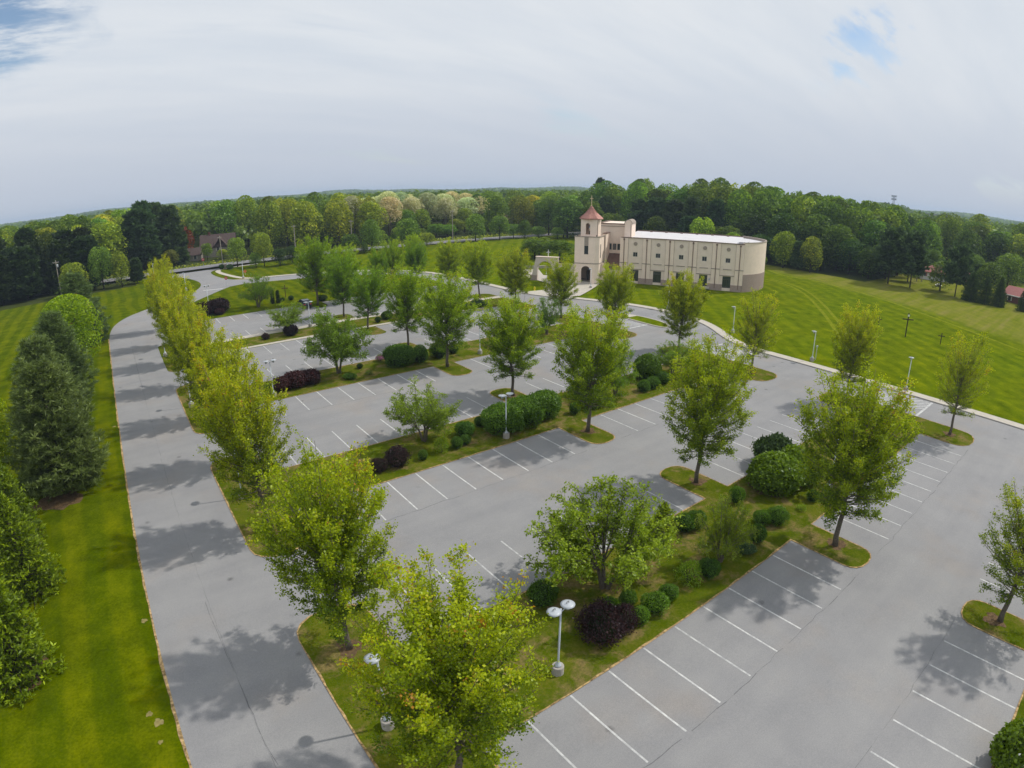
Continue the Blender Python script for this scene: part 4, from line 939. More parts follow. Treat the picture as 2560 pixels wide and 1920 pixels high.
# single trees one can point to
for a in [('w', 'tall green street tree beside the main road, right one of a close pair', 86.4, 198.6, 11.4, 8.6, GG), ('w', 'smaller dark tree left of the tall pair beside the main road', 78.9, 199.8, 7.0, 7.2, DG), ('w', 'narrow little tree between the dark tree and the tall pair', 82.2, 196.2, 4.2, 3.8, DG), ('w', 'low tree filling the gap right of the tall pair by the main road', 95.1, 199.3, 5.4, 5, DG), ('w', 'tall grey-green street tree in front of the blooming locusts', 99.9, 196.8, 11.3, 8.6, GG), ('w', 'short yellow-green street tree right of the tall grey-green one', 108.7, 198.6, 5.4, 6, YG),
          ('w', 'tall street tree with trunk against the road, left of the last street tree', 132.5, 203.0 - 1.2, 11.0, 8.2, GG), ('w', 'last street tree by the main road before the wood begins', 144.2, 201.4, 10.0, 7.8, GG), ('w', 'fresh green tree behind the dark hollies near the main road', 46.0, 192.5, 10.0, 5.8, YG), ('w', 'rounded dark holly beside the main road, left one', 50.3, 189.0, 5.6, 5.0, (.30, .42, .6)), ('w', 'rounded dark holly beside the main road, right one', 54.6, 190.2, 5.8, 5.4, (.30, .42, .6)), ('w', 'low grey-green bush-like tree left of the hollies', 43.0, 191.5, 5.0, 4.0, GG), ('w', 'roundish tree with pale blossoms right of the tall utility pole', 38.8, 200.0, 9.6, 6.6, (1.5, 1.5, 1.6)),
          ('w', 'light green tree at the back edge of the left lawn', 2.0, 190.8, 10.2, 6.2, YG), ('w', 'grey-green full tree at the back edge of the left lawn', -3.4, 192.3, 12.6, 7.2, GG), ('w', 'bright yellow-green tree behind the left utility pole', -11.4, 188.5, 9.4, 7.8, (1.7, 1.5, .9)), ('p', 'small dark pine at the back edge of the left lawn near the road entrance', 6.6, 193.6, 7.2, 4.4, PD), ('p', 'dark pine filling the gap behind the light green tree', -6.6, 196.5, 6.8, 5.0, PD),
          ('w', 'deep wine-red copper beech beside the stone house', 26.2, 243.0, 13.5, 9.0, (1.3, .22, .45)), ('w', 'small bright tree in front of the stone house', 34.0, 231.5, 6.4, 4.6, (1.1, 1.2, .9)), ('w', 'rosy blooming shrub-like tree left of the stone house', 20.0, 226.0, 6.0, 7.0, (1.3, 1.0, 1.6)), ('w', 'yellow bush by the stone house wall', 39.5, 229.5, 3.6, 5.0, (1.7, 1.5, .8)), ('w', 'fresh green round tree right of the blossoming one', 50.5, 214.0, 9.5, 8.0, (1.5, 1.4, .8)),
          ('w', 'huge dense grey-green tree at the near corner of the wood left of the church', 172, 191, 17.0, 14.5, (.70, .92, 1.35)), ('w', 'silvery willow-like bush at the lawn edge, left one', 152.5, 203.0, 6.2, 6.2, (1.15, 1.35, 2.0)), ('w', 'silvery willow-like bush at the lawn edge, right one', 160.5, 196.6, 5.2, 6.4, (1.3, 1.45, 2.2)), ('w', 'silvery bush in front of the huge grey-green tree', 166.0, 190.5, 5.0, 5.2, (1.3, 1.45, 2.2)), ('w', 'dark hedge-like tree right of the first silvery bush', 156.5, 200.5, 7.6, 6, DG),
          ('o', 'tall lone pine with bare lower trunk, left one of two by the open field', 183.3, 60.6, 15.6, 10.5, PG), ('o', 'tall lone pine with bare lower trunk, right one of two by the open field', 183.7, 53.9, 15.2, 9.5, PG), ('o', 'open pine with a dark trunk in front of the white house', 184.4, 40.6, 13.8, 8.2, PG),
          ('w', 'first leafy tree behind the church, left part, yellow-green', 123.5, 150.5, 6.4, 10, (1.0, 1.0, .8)), ('w', 'leafy green tree just left of the bell tower, behind the plaza', 117.0, 145.0, 6.4, 9.5, (.85, .95, .8)), ('w', 'dark leafy tree at the left end of the plaza trees', 104.0, 137.6, 4.4, 4.0, (.4, .5, .6)), ('w', 'green tree touching the bell tower wall from behind', 122.5, 139.5, 6.2, 9.5, (.75, .88, .8)),
          ('w', 'brilliant fresh green tree at the foot of the wood above the white roof', 174.5, 124, 13.5, 9.5, (1.7, 1.8, .9)), ('w', 'fresh green low tree at the foot of the wood near the round church end', 173.5, 110.5, 9.4, 8.2, (1.6, 1.75, .9)), ('w', 'small bright sapling against the dark pines beside the round end', 173, 98.6, 3.8, 2.8, (1.9, 1.9, .8)), ('w', 'olive-green tree at the wood edge right of the church', 176.5, 83.5, 11.0, 7.0, (1.4, 1.2, .8)), ('p', 'small conical pine at the wood edge right of the church', 177.8, 88.5, 8.5, 5.0, PG), ('w', 'broad yellow-green tree at the wood edge above the mown field', 176.5, 93.0, 11.5, 8.5, (1.35, 1.3, .8)),
          ('w', 'small green tree before the grey-roofed house', 236, 40.5, 7.5, 6.0, (1.2, 1.3, .8)), ('w', 'leafy tree at the right edge of the photo before the brick house', 192.5, 17.5, 8.5, 7.5, (.8, .9, .8)), ('w', 'tall leafy tree at the right edge of the photo behind the brick house', 226, 18, 15, 13, (.9, 1, .8)), ('w', 'green tree between the two white houses', 226, 51, 8, 7, (.8, .95, .8)), ('w', 'low tree behind the red-roofed white cottage', 228, 60, 9, 9, (.7, .85, .8)), ('p', 'lone dark pine poking above the far skyline left of the bell tower', 262, 262, 24.5, 8, (.35, .45, .5)), ('w', 'broad tree behind the picnic table', 232, 46, 9.5, 8, (.75, .9, .8)), ('w', 'mid-green tree close behind the lone open pine', 190, 46.5, 9, 8, (.8, .9, .8)), ('w', 'dark tree directly behind the dark arborvitae', 194, 33, 10.5, 9, (.6, .7, .7)), ('w', 'tree at the very right edge behind the last conifer', 198, 11, 12, 10, (.75, .88, .8)), ('w', 'tall tree behind the brick house roof', 214, 31, 13, 11, (.9, 1, .8)), ('w', 'low leafy tree in front of the cottage garden', 196, 58.5, 6.5, 7, (.9, 1.1, .8)), ('p', 'dark pine right of the white cottage', 205, 38.5, 8, 5.5, PD), ('w', 'dark undergrowth tree left of the lone pines', 186, 68, 9.5, 9, (.5, .62, .6)), ('w', 'dark leafy tree right behind the lone pines', 208, 66, 12, 12, (.5, .62, .6)),
          ]:
    ftree(*a, grp=None)
for i, (u, w, h, wd_, lab) in enumerate([(181.7, 35.6, 8.0, 6.0, 'dark arborvitae in front of the brick house, leftmost of three'), (181.8, 31.6, 7.8, 5.4, 'dark arborvitae in front of the brick house, middle of three'), (182.8, 27.9, 8.2, 4.8, 'dark arborvitae in front of the brick house, pointed rightmost of three'), (183.6, 21.5, 6.2, 4.2, 'dark conifer at the right edge of the photo by the field')]):
    plant(SP[i % 2], 'arborvitae', lab, 'tree', u, w, (wd_ / 5.8 * 1.1, wd_ / 5.8 * 1.1, h / 9), i, (.42, .55, .7), 'arborvitae row by the field', -.2)
# fills: (region name, label, polygon line, rows, spacing, kind weights)
SKY = [(-20, 0), (-9, .03), (-2, .3), (3, .16), (11, .2), (24, .07), (36, -.07), (43, .02), (44.7, .05), (45.2, .8), (49.4, 1.1), (50.7, .55), (53.7, 1.0), (56.2, 1.1), (57.9, .78), (60.4, 1.12), (61.7, .4), (64.1, .65), (67.8, .2), (72, .2), (76.5, .1), (85, .0)]
def el_at(az): return float(np.interp(az, [a for a, e_ in SKY], [e_ for a, e_ in SKY]))
count = 0
ROWN = ['front', 'second', 'third', 'fourth', 'back']
def ordw(n):
    tens = {2: 'twenty', 3: 'thirty', 4: 'forty'}
    base_ = ['', 'first', 'second', 'third', 'fourth', 'fifth', 'sixth', 'seventh', 'eighth', 'ninth', 'tenth', 'eleventh', 'twelfth', 'thirteenth', 'fourteenth', 'fifteenth', 'sixteenth', 'seventeenth', 'eighteenth', 'nineteenth', 'twentieth']
    return base_[n] if n <= 20 else tens[n // 10] + '-' + base_[n % 10]
def fill(line, rows, sp, fn, label, grp):
    """rows of trees behind a line; fn(row, az) gives kind, height, colour or None"""
    global count
    pl = dens(line, sp)
    nrm = offs(pl, 1.0)
    for rI, off in enumerate(rows):
        got = []
        for i, p in enumerate(pl):
            if rI % 2 and i == len(pl) - 1: continue
            n_ = (nrm[i][0] - p[0], nrm[i][1] - p[1])
            u = p[0] + n_[0] * off + wr.normal() * sp * .22 + (sp * .5 * n_[1] if rI % 2 else 0); w = p[1] + n_[1] * off + wr.normal() * sp * .22 - (sp * .5 * n_[0] if rI % 2 else 0)
            az = math.degrees(math.atan2(u, w)); r_ = math.hypot(u, w)
            q = fn(rI, az, u, w, r_)
            if q is None: continue
            k, H, W, c, tl = q
            got.append((az, k, tl, u, w, H, W, jc(c))); count += 1
        for i_, (az, k, tl, u, w, H, W, c) in enumerate(sorted(got)):
            ftree(k, f'{tl} tree, {ordw(i_ + 1)} from left, {ROWN[rI]} row of the {label}', u, w, H, W, c, grp=tl + ' trees of the ' + label)
def top_h(u, w, r_, el, f=1.0):
    return (CAMZ + r_ * math.tan(R(el)) - z(u, w)) * f
# dark conifer plantation along the left lawn
def f1(row, az, u, w, r_):
    H = [13.5, 15.6, 17.5, 19][row] * wr.uniform(.9, 1.1)
    if row >= 2 and wr.random() < .5: return 'w', H * 1.0, 9, YG if wr.random() < .6 else MG, 'yellow-green broadleaf'
    return 'p', H, 10.5, (.30, .36, .28), 'dark evergreen'
fill([(-7.5, 199.5), (-26, 196.5), (-62, 192), (-96, 187)], [0, 7, 15, 25], 6.4, f1, 'wood behind left lawn', '')
# beyond the main road, left: broadleaf with big white pines
def f2(row, az, u, w, r_):
    if 25 < u < 58 and w < 262: return None
    el = -.75 + row * .26; H = min(top_h(u, w, r_, el + wr.normal() * .22), 22)
    x = wr.random()
    if 2 < az < 6.6 and row < 3: return 'p', H * 1.1, 13, PD, 'large dark pine-like'
    if x < .07: return 'p', H, 10.5, PG, 'large dark pine-like'
    if x < .48: return 'w', H, 13, YG, 'yellow-green broadleaf'
    if x < .66: return 'w', H, 13, GG, 'grey-green broadleaf'
    return 'w', H, 13, MG, 'mid-green broadleaf'
fill([(96, 222), (58, 221), (22, 228), (0, 222), (-10, 224), (-70, 222)], [4, 15, 28, 44], 9.6, f2, 'wood beyond main road', '')
def f3(row, az, u, w, r_):
    el = -.65 + row * .16; H = min(top_h(u, w, r_, el + wr.normal() * .15), 21)
    x = wr.random()
    if row == 0: return 'w', wr.uniform(4.5, 8), 9, jc(MG), 'low green broadleaf'
    if x < .78: return 'b', min(top_h(u, w, r_, -.30 - .25 * (row == 1) + wr.normal() * .16), 23), 11, (1, 1, 1), 'cream-blooming locust'
    if x < .85: return 'w', H * .7, 8.5, MG, 'mid-green broadleaf'
    return 'w', H * .72, 8.5, YG, 'yellow-green broadleaf'
fill([(164, 240), (98, 222)], [-2, 6, 15, 26], 8.6, f3, 'wood with cream blossoms', '')
# corner between the road and the church wood
def f4(row, az, u, w, r_):
    el = -1.0 + row * .27; H = min(top_h(u, w, r_, el + wr.normal() * .15), 19)
    return 'w', H, 12, [MG, DG, YG, GG][int(wr.integers(4))], 'mixed green broadleaf'
fill([(200, 215), (158, 222)], [0, 12, 26, 44], 10, f4, 'wood left of tower', '')
# wood behind the church
def f5(row, az, u, w, r_):
    el = el_at(az)
    x = wr.random()
    if az < 44.5: H = top_h(u, w, r_, -1.0 + .2 * row + wr.normal() * .1); return 'w', min(H, 19), 10, DG, 'dark green broadleaf'
    if row == 0: return ('p', wr.uniform(9, 13), 9.5, PD, 'dark pine-like') if az < 55 and x < .5 else ('w', wr.uniform(8, 12), 11, (.5, .62, .6), 'dark green broadleaf')
    if row == 1: return ('p', wr.uniform(16, 19), 10.5, (.5, .66, .70), 'dark pine-like') if (az < 57 and x < .75) else ('w', wr.uniform(14, 18), 13, (.62, .76, .7), 'dark green broadleaf')
    H = top_h(u, w, r_, el - .35 + (row - 2) * .3 + wr.normal() * .1)
    return ('w', H, 14.5, [MG, (.72, .86, .8), (.85, .95, .8)][int(wr.integers(3))], 'tall mid-green broadleaf')
fill([(192, 64), (182, 84), (180, 104), (179, 150), (177, 182), (168, 204)], [2, 10, 20, 32, 44], 9.2, f5, 'wood behind church', '')
# right-hand wood behind the houses
def f6(row, az, u, w, r_):
    if row == 0 and wr.random() < .2: return None
    H = top_h(u, w, r_, -.9 + .35 * row + wr.normal() * .15)
    if az < 72: H = top_h(u, w, r_, el_at(az) - .9 + row * .35)
    return 'w', min(H, 23), 15, [(.55, .68, .6), MG, (.7, .82, .7)][int(wr.integers(3))], 'broad dark green'
fill([(262, -10), (262, 30), (240, 66), (205, 80)], [2, 13, 26, 42], 11, f6, 'wood behind the houses', '')
print('forest individuals', count)
# ---------------------------------------------------------------- far woods as one mass
def far_woods():
    r = np.random.default_rng(5); V, T = [], []; cen = []
    rr = 262.0
    while rr < 4300:
        step = max(11.0, rr * .026)
        n = int(2.35 * rr / (step * .86))
        az = R(-32) + (np.arange(n) + r.uniform(0, 1, n)) * 2.35 / n
        rad = rr + r.normal(size=n) * step * .35
        cen.append(np.stack([np.sin(az) * rad, np.cos(az) * rad, np.full(n, max(5.0, min(step * .62, 34.0)))], 1)); rr += step
    c = np.concatenate(cen)
    u, w = c[:, 0], c[:, 1]; rad = np.hypot(u, w); az = np.degrees(np.arctan2(u, w))
    keep = (rad > 330) | ((w > 262) & (az < 36)) | ((u > 246) & (w > 70)) | ((u > 298))
    keep &= ~((u > 214) & (u < 276) & (w > 282) & (w < 352))
    keep &= ~((u < 0) & (w < 214 - .0 * u)) | (rad > 330)
    keep &= ~((u > 176) & (u < 300) & (w < 70)) & ~((w < 150) & (u < -60) & (u > -330) & (w < 130))
    clear = (np.sin(u / 230 + 2) * np.cos(w / 190 + 1) > .78) & (rad > 700); keep &= ~clear
    c = c[keep]; u, w = c[:, 0], c[:, 1]; rad = np.hypot(u, w); az = np.degrees(np.arctan2(u, w))
    zz = Z(u, w)
    mx_ = CAMZ + rad * np.tan(np.radians(-.32 + .34 * np.clip((rad - 300) / 700, 0, 1) + .0)) - zz
    H = np.clip(np.minimum(r.uniform(11, 17, len(c)), np.maximum(mx_, 7)), 7, 17)
    near = rad < 420
    H = np.where(near & (az > 44.8) & (az < 66), 15, H)
    hill = np.exp(-((az - 70.8) / 2.6) ** 2 - ((rad - 980) / 190) ** 2) > .15
    H = np.where(hill, r.uniform(8, 12, len(c)), H)
    tone_c = r.normal(size=len(c)) * .13
    for lo, hi, nq, sz in ((0, 420, 230, .95), (420, 800, 110, 1.7), (800, 1600, 52, 3.0), (1600, 9999, 26, 6.0)):
        m = (rad >= lo) & (rad < hi); k = int(m.sum())
        if not k: continue
        d = r.normal(size=(k, nq, 3)); d[..., 2] = np.abs(d[..., 2]) * .9 + .05; d /= np.linalg.norm(d, axis=2)[..., None]
        lump = 1 + .22 * np.sin(d[..., 0] * 5 + tone_c[m][:, None] * 90) * np.sin(d[..., 1] * 5 + tone_c[m][:, None] * 50)
        P = d * lump[..., None]; P = P * np.stack([c[m, 2], c[m, 2], H[m] * .62], 1)[:, None, :]
        P[..., 0] += u[m][:, None]; P[..., 1] += w[m][:, None]; P[..., 2] += (zz[m] + H[m] * .38)[:, None]
        tn = (.40 + tone_c[m][:, None] + r.normal(size=(k, nq)) * .10)
        P = P.reshape(-1, 3); D = d.reshape(-1, 3) + r.normal(size=P.shape) * .45; D /= np.linalg.norm(D, axis=1)[:, None]
        t = np.cross(D, r.normal(size=P.shape)); t /= np.linalg.norm(t, axis=1)[:, None]; b = np.cross(D, t)
        s = (sz * r.uniform(.7, 1.3, len(P)))[:, None]
        v = np.empty((len(P), 4, 3)); v[:, 0] = P - t * s; v[:, 1] = P + b * s * .8; v[:, 2] = P + t * s; v[:, 3] = P - b * s * .8
        V.append(v.reshape(-1, 3)); T.append(tn.ravel())
    V = np.concatenate(V); T = np.concatenate(T); print('far quads', len(T))
    o = link('distant_woods', quads_mesh('distant_woods', V, T, M['wood'])); o['kind'] = 'stuff'; o.color = (.92, 1.0, .95, 1)
    o['label'] = 'far wooded country fading into haze below the sky'; 
far_woods()
# rough verge beyond the main road
vp = []
vr = np.random.default_rng(17)
for k in range(5200):
    u = vr.uniform(-90, 190); w = 211.2 + abs(vr.normal()) * 3.2
    vp.append((u, w, z(u, w) + vr.uniform(.1, .9) * (1 if w > 212.3 else .5)))
vp = np.array(vp); o = link('roadside_brush', leaf_mesh('roadside_brush', vp, .75, vr.uniform(.3, 1.0, len(vp)), M['wood'], np.tile([0, 0, 1.], (len(vp), 1)), .2)); o['kind'] = 'stuff'; o.color = (1.3, 1.15, 1, 1); o['label'] = 'rough weeds and brush along the far side of the main road'
#BUILT
# ---------------------------------------------------------------- lamp posts
def lamp(label, u, w, heads, rz, h=4.45, dz=.05):
    o = thing('lamp_post', label, 'lamp post', (u, w, z(u, w) + dz), rz, 'lamp posts of the parking lot')
    part('concrete_base', MB().lathe([(.33, -.3), (.33, .48), (.31, .52)], 18), M['concrete'], o)
    part('pole', MB().lathe([(.19, .52), (.19, .60), (.13, .66), (.085, .78), (.06, .86), (.052, h - .02)], 12), M['steel'], o, True)
    for s in heads:
        a = s * (.46 if len(heads) > 1 else .26)
        ar = MB(); ar.tube([(0, 0, h - .25), (a * .5, 0, h - .16), (a, 0, h - .18)], .028, 6); part('arm', ar, M['steel'], o)
        hd = MB(); hd.lathe([(.055, h - .30), (.13, h - .24), (.12, h - .02), (.10, h + .04)], 12, (a, 0, 0)); ho = part('lamp_housing', hd, M['glassy'], o, True)
        sh_ = MB(); sh_.lathe([(.375, h + .02), (.38, h + .032), (.24, h + .07), (.09, h + .105), (.05, h + .12)], 24, (a, 0, 0)); part('lamp_shade', sh_, M['shade'], o, True)
        hk = MB(); hk.tube([(a - .07, 0, h + .10), (a - .07, 0, h + .21), (a + .07, 0, h + .21), (a + .07, 0, h + .10)], .018, 5); part('hook', hk, M['frame'], o)
    return o
for a in [('nearest two-headed lamp, partly behind the big front maple', 15.9, 17.3), ('two-headed lamp in front of the long clipped hedge', 31.6, 43.3), ('two-headed lamp by the left end of the maroon hedge', 15.9, 69.2), ('lamp whose white disc shows through the first middle-row maple', 46.9, 17.4), ('two-headed lamp above the row of ball shrubs of the second strip', 62.5, 43.4), ('two-headed lamp right of the fifth middle-row maple', 45.7, 68.9), ('two-headed lamp beside the sidewalk of the fourth strip', 31.2, 101.0), ('two-headed lamp in front of the dark red-brown hedge', 19.2, 140.6 - 3.5)]:
    lamp(a[0], a[1], a[2], (-1, 1), .03)
for lab, u, w, rz in [('lamp at the bottom of the photo, its disc shadow lying on the left road', 6.9, 19.3, 2.2), ('single lamp on the verge between the second and third left-road maples', 6.7, 46.3, 2.2), ('lamp on the verge below the blue-green bough, third of the left road', 6.3, 71.8, 2.2), ('fourth lamp of the left-road verge', 5.9, 98.5, 2.2), ('lamp on the lawn tongue left of the entrance drive', 17.6, 164.3, 2.5), ('far lamp beside the main road left of the entrance', 12.0, 199.2, 1.2), ('lamp right of the entrance with the orange sign behind it', 34.6, 171.6, 2.6),
                      ('lamp on the lawn before the gate arch', 86.9, 103.4, .6), ('lamp in front of the tower arch', 95.6, 97.8, 2.4), ('lamp on the church lawn below the third bay', 93.2, 73.2, 2.2), ('lamp on the lawn left of the fourth right-row maple', 87.4, 54.2, 2.4), ('lamp beside the white grip path on the mown lawn, left of a bollard light', 83.4, 37.3, 2.3), ('lamp by the hatched paint at the kerb', 81.9, 22.2, .5)]:
    lamp(lab, u, w, (1,), rz, 4.5, .05 if u < 80 else 0)
o = thing('bollard_light', 'short grey light post on the mown lawn beside a lamp', 'lamp post', (84.6, 37.3, z(84.6, 37.3)))
part('post', MB().lathe([(.06, 0), (.05, 1.9)], 8), M['steel'], o); part('lamp_head', MB().lathe([(.12, 1.9), (.16, 2.0), (.16, 2.12), (.08, 2.2)], 10), M['shade'], o)
# ---------------------------------------------------------------- crosses
def cross(label, u, w, h, arm, t, mat, rz, plate=False):
    o = thing('wooden_cross', label, 'cross', (u, w, z(u, w)), rz)
    part('upright', MB().box(-t / 2, t / 2, -t / 2, t / 2, -.3, h), mat, o)
    part('crossbar', MB().box(-arm / 2, arm / 2, -t / 2 - .03, t / 2 + .03, h * .72, h * .72 + t), mat, o)
    if plate: part('plate', MB().box(-.16, .16, -t / 2 - .05, -t / 2 - .006, h * .86, h * .94), M['paint'], o)
cross('tallest of the three dark crosses on the mown slope, with a small white plate', 115.2, 33.2, 4.5, 2.1, .17, M['timber'], -1.0, True)
cross('small dark cross right of the tall one, before the last maple', 116.1, 26.7, 2.1, 1.3, .13, M['timber'], -1.0)
cross('small dark cross left of the tall one, behind a maple top', 117.7, 39.6, 2.2, 1.2, .13, M['timber'], -1.0)
cross('brown wooden cross standing on the ring lawn by two slim junipers', 35.8, 132.6, 2.9, 1.5, .15, M['timberbrown'], -.3)
# ---------------------------------------------------------------- signs, posts, hydrant
def disc_sign(label, u, w, h, r_, rz, bar=True):
    o = thing('road_sign', label, 'road sign', (u, w, z(u, w)), rz)
    part('post', MB().box(-.03, .03, -.02, .02, -.3, h + r_ * .6), M['steel'], o)
    b = MB(); n = 24
    ring = [(r_ * math.cos(2 * math.pi * k / n), r_ * math.sin(2 * math.pi * k / n)) for k in range(n)]
    b.v = [(x, -.03, h + y) for x, y in ring] + [(x, -.045, h + y) for x, y in ring]
    b.f = [tuple(range(n))[::-1], tuple(range(n, 2 * n))] + [(k, (k + 1) % n, n + (k + 1) % n, n + k) for k in range(n)]
    s = part('sign_plate', b, M['redpaint'], o)
    part('bar', MB().box(-r_ * .68, r_ * .68, -.052, -.047, h - r_ * .16, h + r_ * .16), M['paint'], s)
disc_sign('round red no-entry sign at the entrance drive', 27.8, 160.6, 2.3, .42, -.45)
disc_sign('round red no-entry sign across the main road', 29.6, 212.4, 2.4, .50, -.45)
o = thing('orange_sign', 'orange diamond sign on bare soil by the entrance lamp', 'road sign', (36.6, 178.2, z(36.6, 178.2)), -.4)
part('stand', MB().box(-.03, .03, -.02, .02, -.2, .9), M['steel'], o)
b = MB(); b.v = [(0, -.03, .55), (.55, -.03, 1.1), (0, -.03, 1.65), (-.55, -.03, 1.1), (0, -.05, .55), (.55, -.05, 1.1), (0, -.05, 1.65), (-.55, -.05, 1.1)]; b.f = [(3, 2, 1, 0), (4, 5, 6, 7), (0, 1, 5, 4), (1, 2, 6, 5), (2, 3, 7, 6), (3, 0, 4, 7)]
part('sign_plate', b, M['orangesign'], o)
o = thing('hydrant', 'yellow hydrant on the grass before the plaza', 'hydrant', (82.9, 102.6, z(82.9, 102.6) + .15))
part('barrel', MB().lathe([(.2, -.2), (.2, .05), (.13, .08), (.13, .6), (.17, .62), (.15, .75), (.05, .85)], 12), M['yellow'], o, True); part('outlet', MB().tube([(-.22, 0, .42), (.22, 0, .42)], .07, 8), M['yellow'], o)
def upole(label, u, w, h, lean, arm, rz, tr=False):
    o = thing('utility_pole', label, 'utility pole', (u, w, z(u, w)), rz, 'utility poles along the main road')
    part('pole', MB().tube([(0, 0, -.5), (lean, 0, h)], [.17, .11], 8), M['pole'], o)
    part('crossarm', MB().box(lean - arm / 2, lean + arm / 2, -.06, .06, h - .7, h - .56), M['pole'], o)
    for k in (-.45, -.15, .2, .45): part('insulator', MB().lathe([(.04, h - .56), (.06, h - .48), (.03, h - .4)], 6, (lean + k * arm, 0, 0)), M['shade'], o)
    
    if tr: part('transformer', MB().lathe([(.2, h - 2.0), (.24, h - 1.95), (.24, h - 1.2), (.2, h - 1.15)], 12, (lean + .35, 0, 0)), M['steel'], o, True)
upole('tall leaning utility pole beside the entrance, in front of the stone house', 34.3, 200.6, 10.6, -.35, 1.6, 0)
upole('utility pole with a transformer rising behind the left lawn trees', -15.6, 190.5, 10.4, -.25, 1.7, .1, True)
upole('utility pole among the blooming locusts, left one', 62.5, 212.6, 11, 0, 1.8, .1)
upole('utility pole near the blooming locusts, second one', 84.5, 212.8, 11, 0, 1.8, .1)
upole('thin utility pole between the street trees near the wood corner', 128.5, 212.6, 12.5, 0, 1.8, .1)
o = thing('mail_post', 'brown square box on a post at the foot of the tall utility pole', 'mail box', (34.6, 198.9, z(34.6, 198.9)))
part('cabinet', MB().box(-.45, .45, -.25, .25, -.1, 1.5), M['trim'], o); part('post', MB().box(.75, .85, -.05, .05, -.2, 1.7), M['paint'], o)
# ---------------------------------------------------------------- parked car
def car(label, u, w, rz, paint):
    o = thing('parked_car', label, 'car', (u, w, z(u, w) + .02), rz)
    prof = [(-2.3, .45), (-2.32, .85), (-2.2, 1.05), (-1.95, 1.12), (-1.55, 1.62), (-.2, 1.70), (.55, 1.62), (1.15, 1.14), (2.05, 1.0), (2.3, .80), (2.32, .45), (1.9, .32), (-1.9, .32)]
    b = MB(); n = len(prof)
    def hw(x, zz): return .93 - max(0, zz - 1.05) * .36 - (.08 if abs(x) > 2.1 else 0)
    b.v = [(x, -hw(x, zz), zz) for x, zz in prof] + [(x, hw(x, zz), zz) for x, zz in prof]
    b.f = [tuple(range(n)), tuple(range(2 * n - 1, n - 1, -1))] + [(k, n + k, n + (k + 1) % n, (k + 1) % n) for k in range(n)]
    part('body', b, paint, o)
    for s in (-1, 1):
        for x0, x1, t0, t1 in ((-1.35, -.42, -1.3, -.45), (-.34, .6, -.37, .42)):
            g = MB(); g.quad((x0 - (.25 if x0 < -1 else 0), s * .925, 1.14), (x1 + (.28 if x1 > .5 else 0), s * .925, 1.14), (t1, s * .78, 1.58), (t0, s * .78, 1.58)); part('side_window', g, M['glass'], o)
    g = MB(); g.quad((1.16, -.78, 1.16), (1.16, .78, 1.16), (.62, .66, 1.60), (.62, -.66, 1.60)); part('windscreen', g, M['glass'], o)
    g = MB(); g.quad((-1.92, .78, 1.18), (-1.92, -.78, 1.18), (-1.60, -.66, 1.58), (-1.60, .66, 1.58)); part('rear_window', g, M['glass'], o)
    for x in (-1.4, 1.45):
        for s in (-1, 1):
            y0 = s * .78; y1 = s * .96
            t_ = part('tyre', MB().tube([(x, y0, .34), (x, y1, .34)], .34, 18), M['rubber'], o); part('rim', MB().tube([(x, y1 - s * .01, .34), (x, y1 + s * .015, .34)], .2, 12), M['steel'], t_)
    for s in (-.65, .65): part('headlight', MB().box(2.22, 2.33, s - .2, s + .2, .72, .88), M['shade'], o); part('tail_light', MB().box(-2.345, -2.24, s - .18, s + .18, .85, 1.0), M['redpaint'], o)
car('dark blue car parked in the top row, half hidden behind trees', 35.9, 119.0, R(90), M['carpaint'])
# ---------------------------------------------------------------- church
AN = -1.00223069
U0, W0, Z0 = 108.07308611, 99.39638985, 2.45
church = thing('church', 'cream church with a bell tower, long facade of five bays and round end', 'church', (U0, W0, Z0 + .2), AN)
HF = 10.6; D = 5.534
def arch_wall(b, x0, x1, y0, y1, z0, z1, cx, r_, zs, zo=None, n=14):
    """wall with a round-headed opening through it"""
    zo = z0 if zo is None else zo
    for y, fl in ((y0, False), (y1, True)):
        def q(*p): b.poly(p[::-1] if fl else p)
        q((x0, y, z0), (cx - r_, y, z0), (cx - r_, y, z1), (x0, y, z1)); q((cx + r_, y, z0), (x1, y, z0), (x1, y, z1), (cx + r_, y, z1))
        if zo > z0: q((cx - r_, y, z0), (cx + r_, y, z0), (cx + r_, y, zo), (cx - r_, y, zo))
        for k in range(n):
            a0, a1 = math.pi * k / n, math.pi * (k + 1) / n
            xa, za = cx - r_ * math.cos(a0), zs + r_ * math.sin(a0); xb, zb = cx - r_ * math.cos(a1), zs + r_ * math.sin(a1)
            q((xa, y, za), (xb, y, zb), (xb, y, z1), (xa, y, z1))
    for k in range(n):
        a0, a1 = math.pi * k / n, math.pi * (k + 1) / n
        xa, za = cx - r_ * math.cos(a0), zs + r_ * math.sin(a0); xb, zb = cx - r_ * math.cos(a1), zs + r_ * math.sin(a1)
        b.quad((xa, y0, za), (xa, y1, za), (xb, y1, zb), (xb, y0, zb))
    b.quad((cx - r_, y0, zo), (cx - r_, y1, zo), (cx - r_, y1, zs), (cx - r_, y0, zs)); b.quad((cx + r_, y1, zo), (cx + r_, y0, zo), (cx + r_, y0, zs), (cx + r_, y1, zs))
    if zo > z0: b.quad((cx - r_, y0, zo), (cx + r_, y0, zo), (cx + r_, y1, zo), (cx - r_, y1, zo))
    b.quad((x0, y0, z1), (x1, y0, z1), (x1, y1, z1), (x0, y1, z1)); b.quad((x0, y1, z0), (x0, y0, z0), (x0, y0, z1), (x0, y1, z1)); b.quad((x1, y0, z0), (x1, y1, z0), (x1, y1, z1), (x1, y0, z1))
XE = 28.5; DEP = 25.0
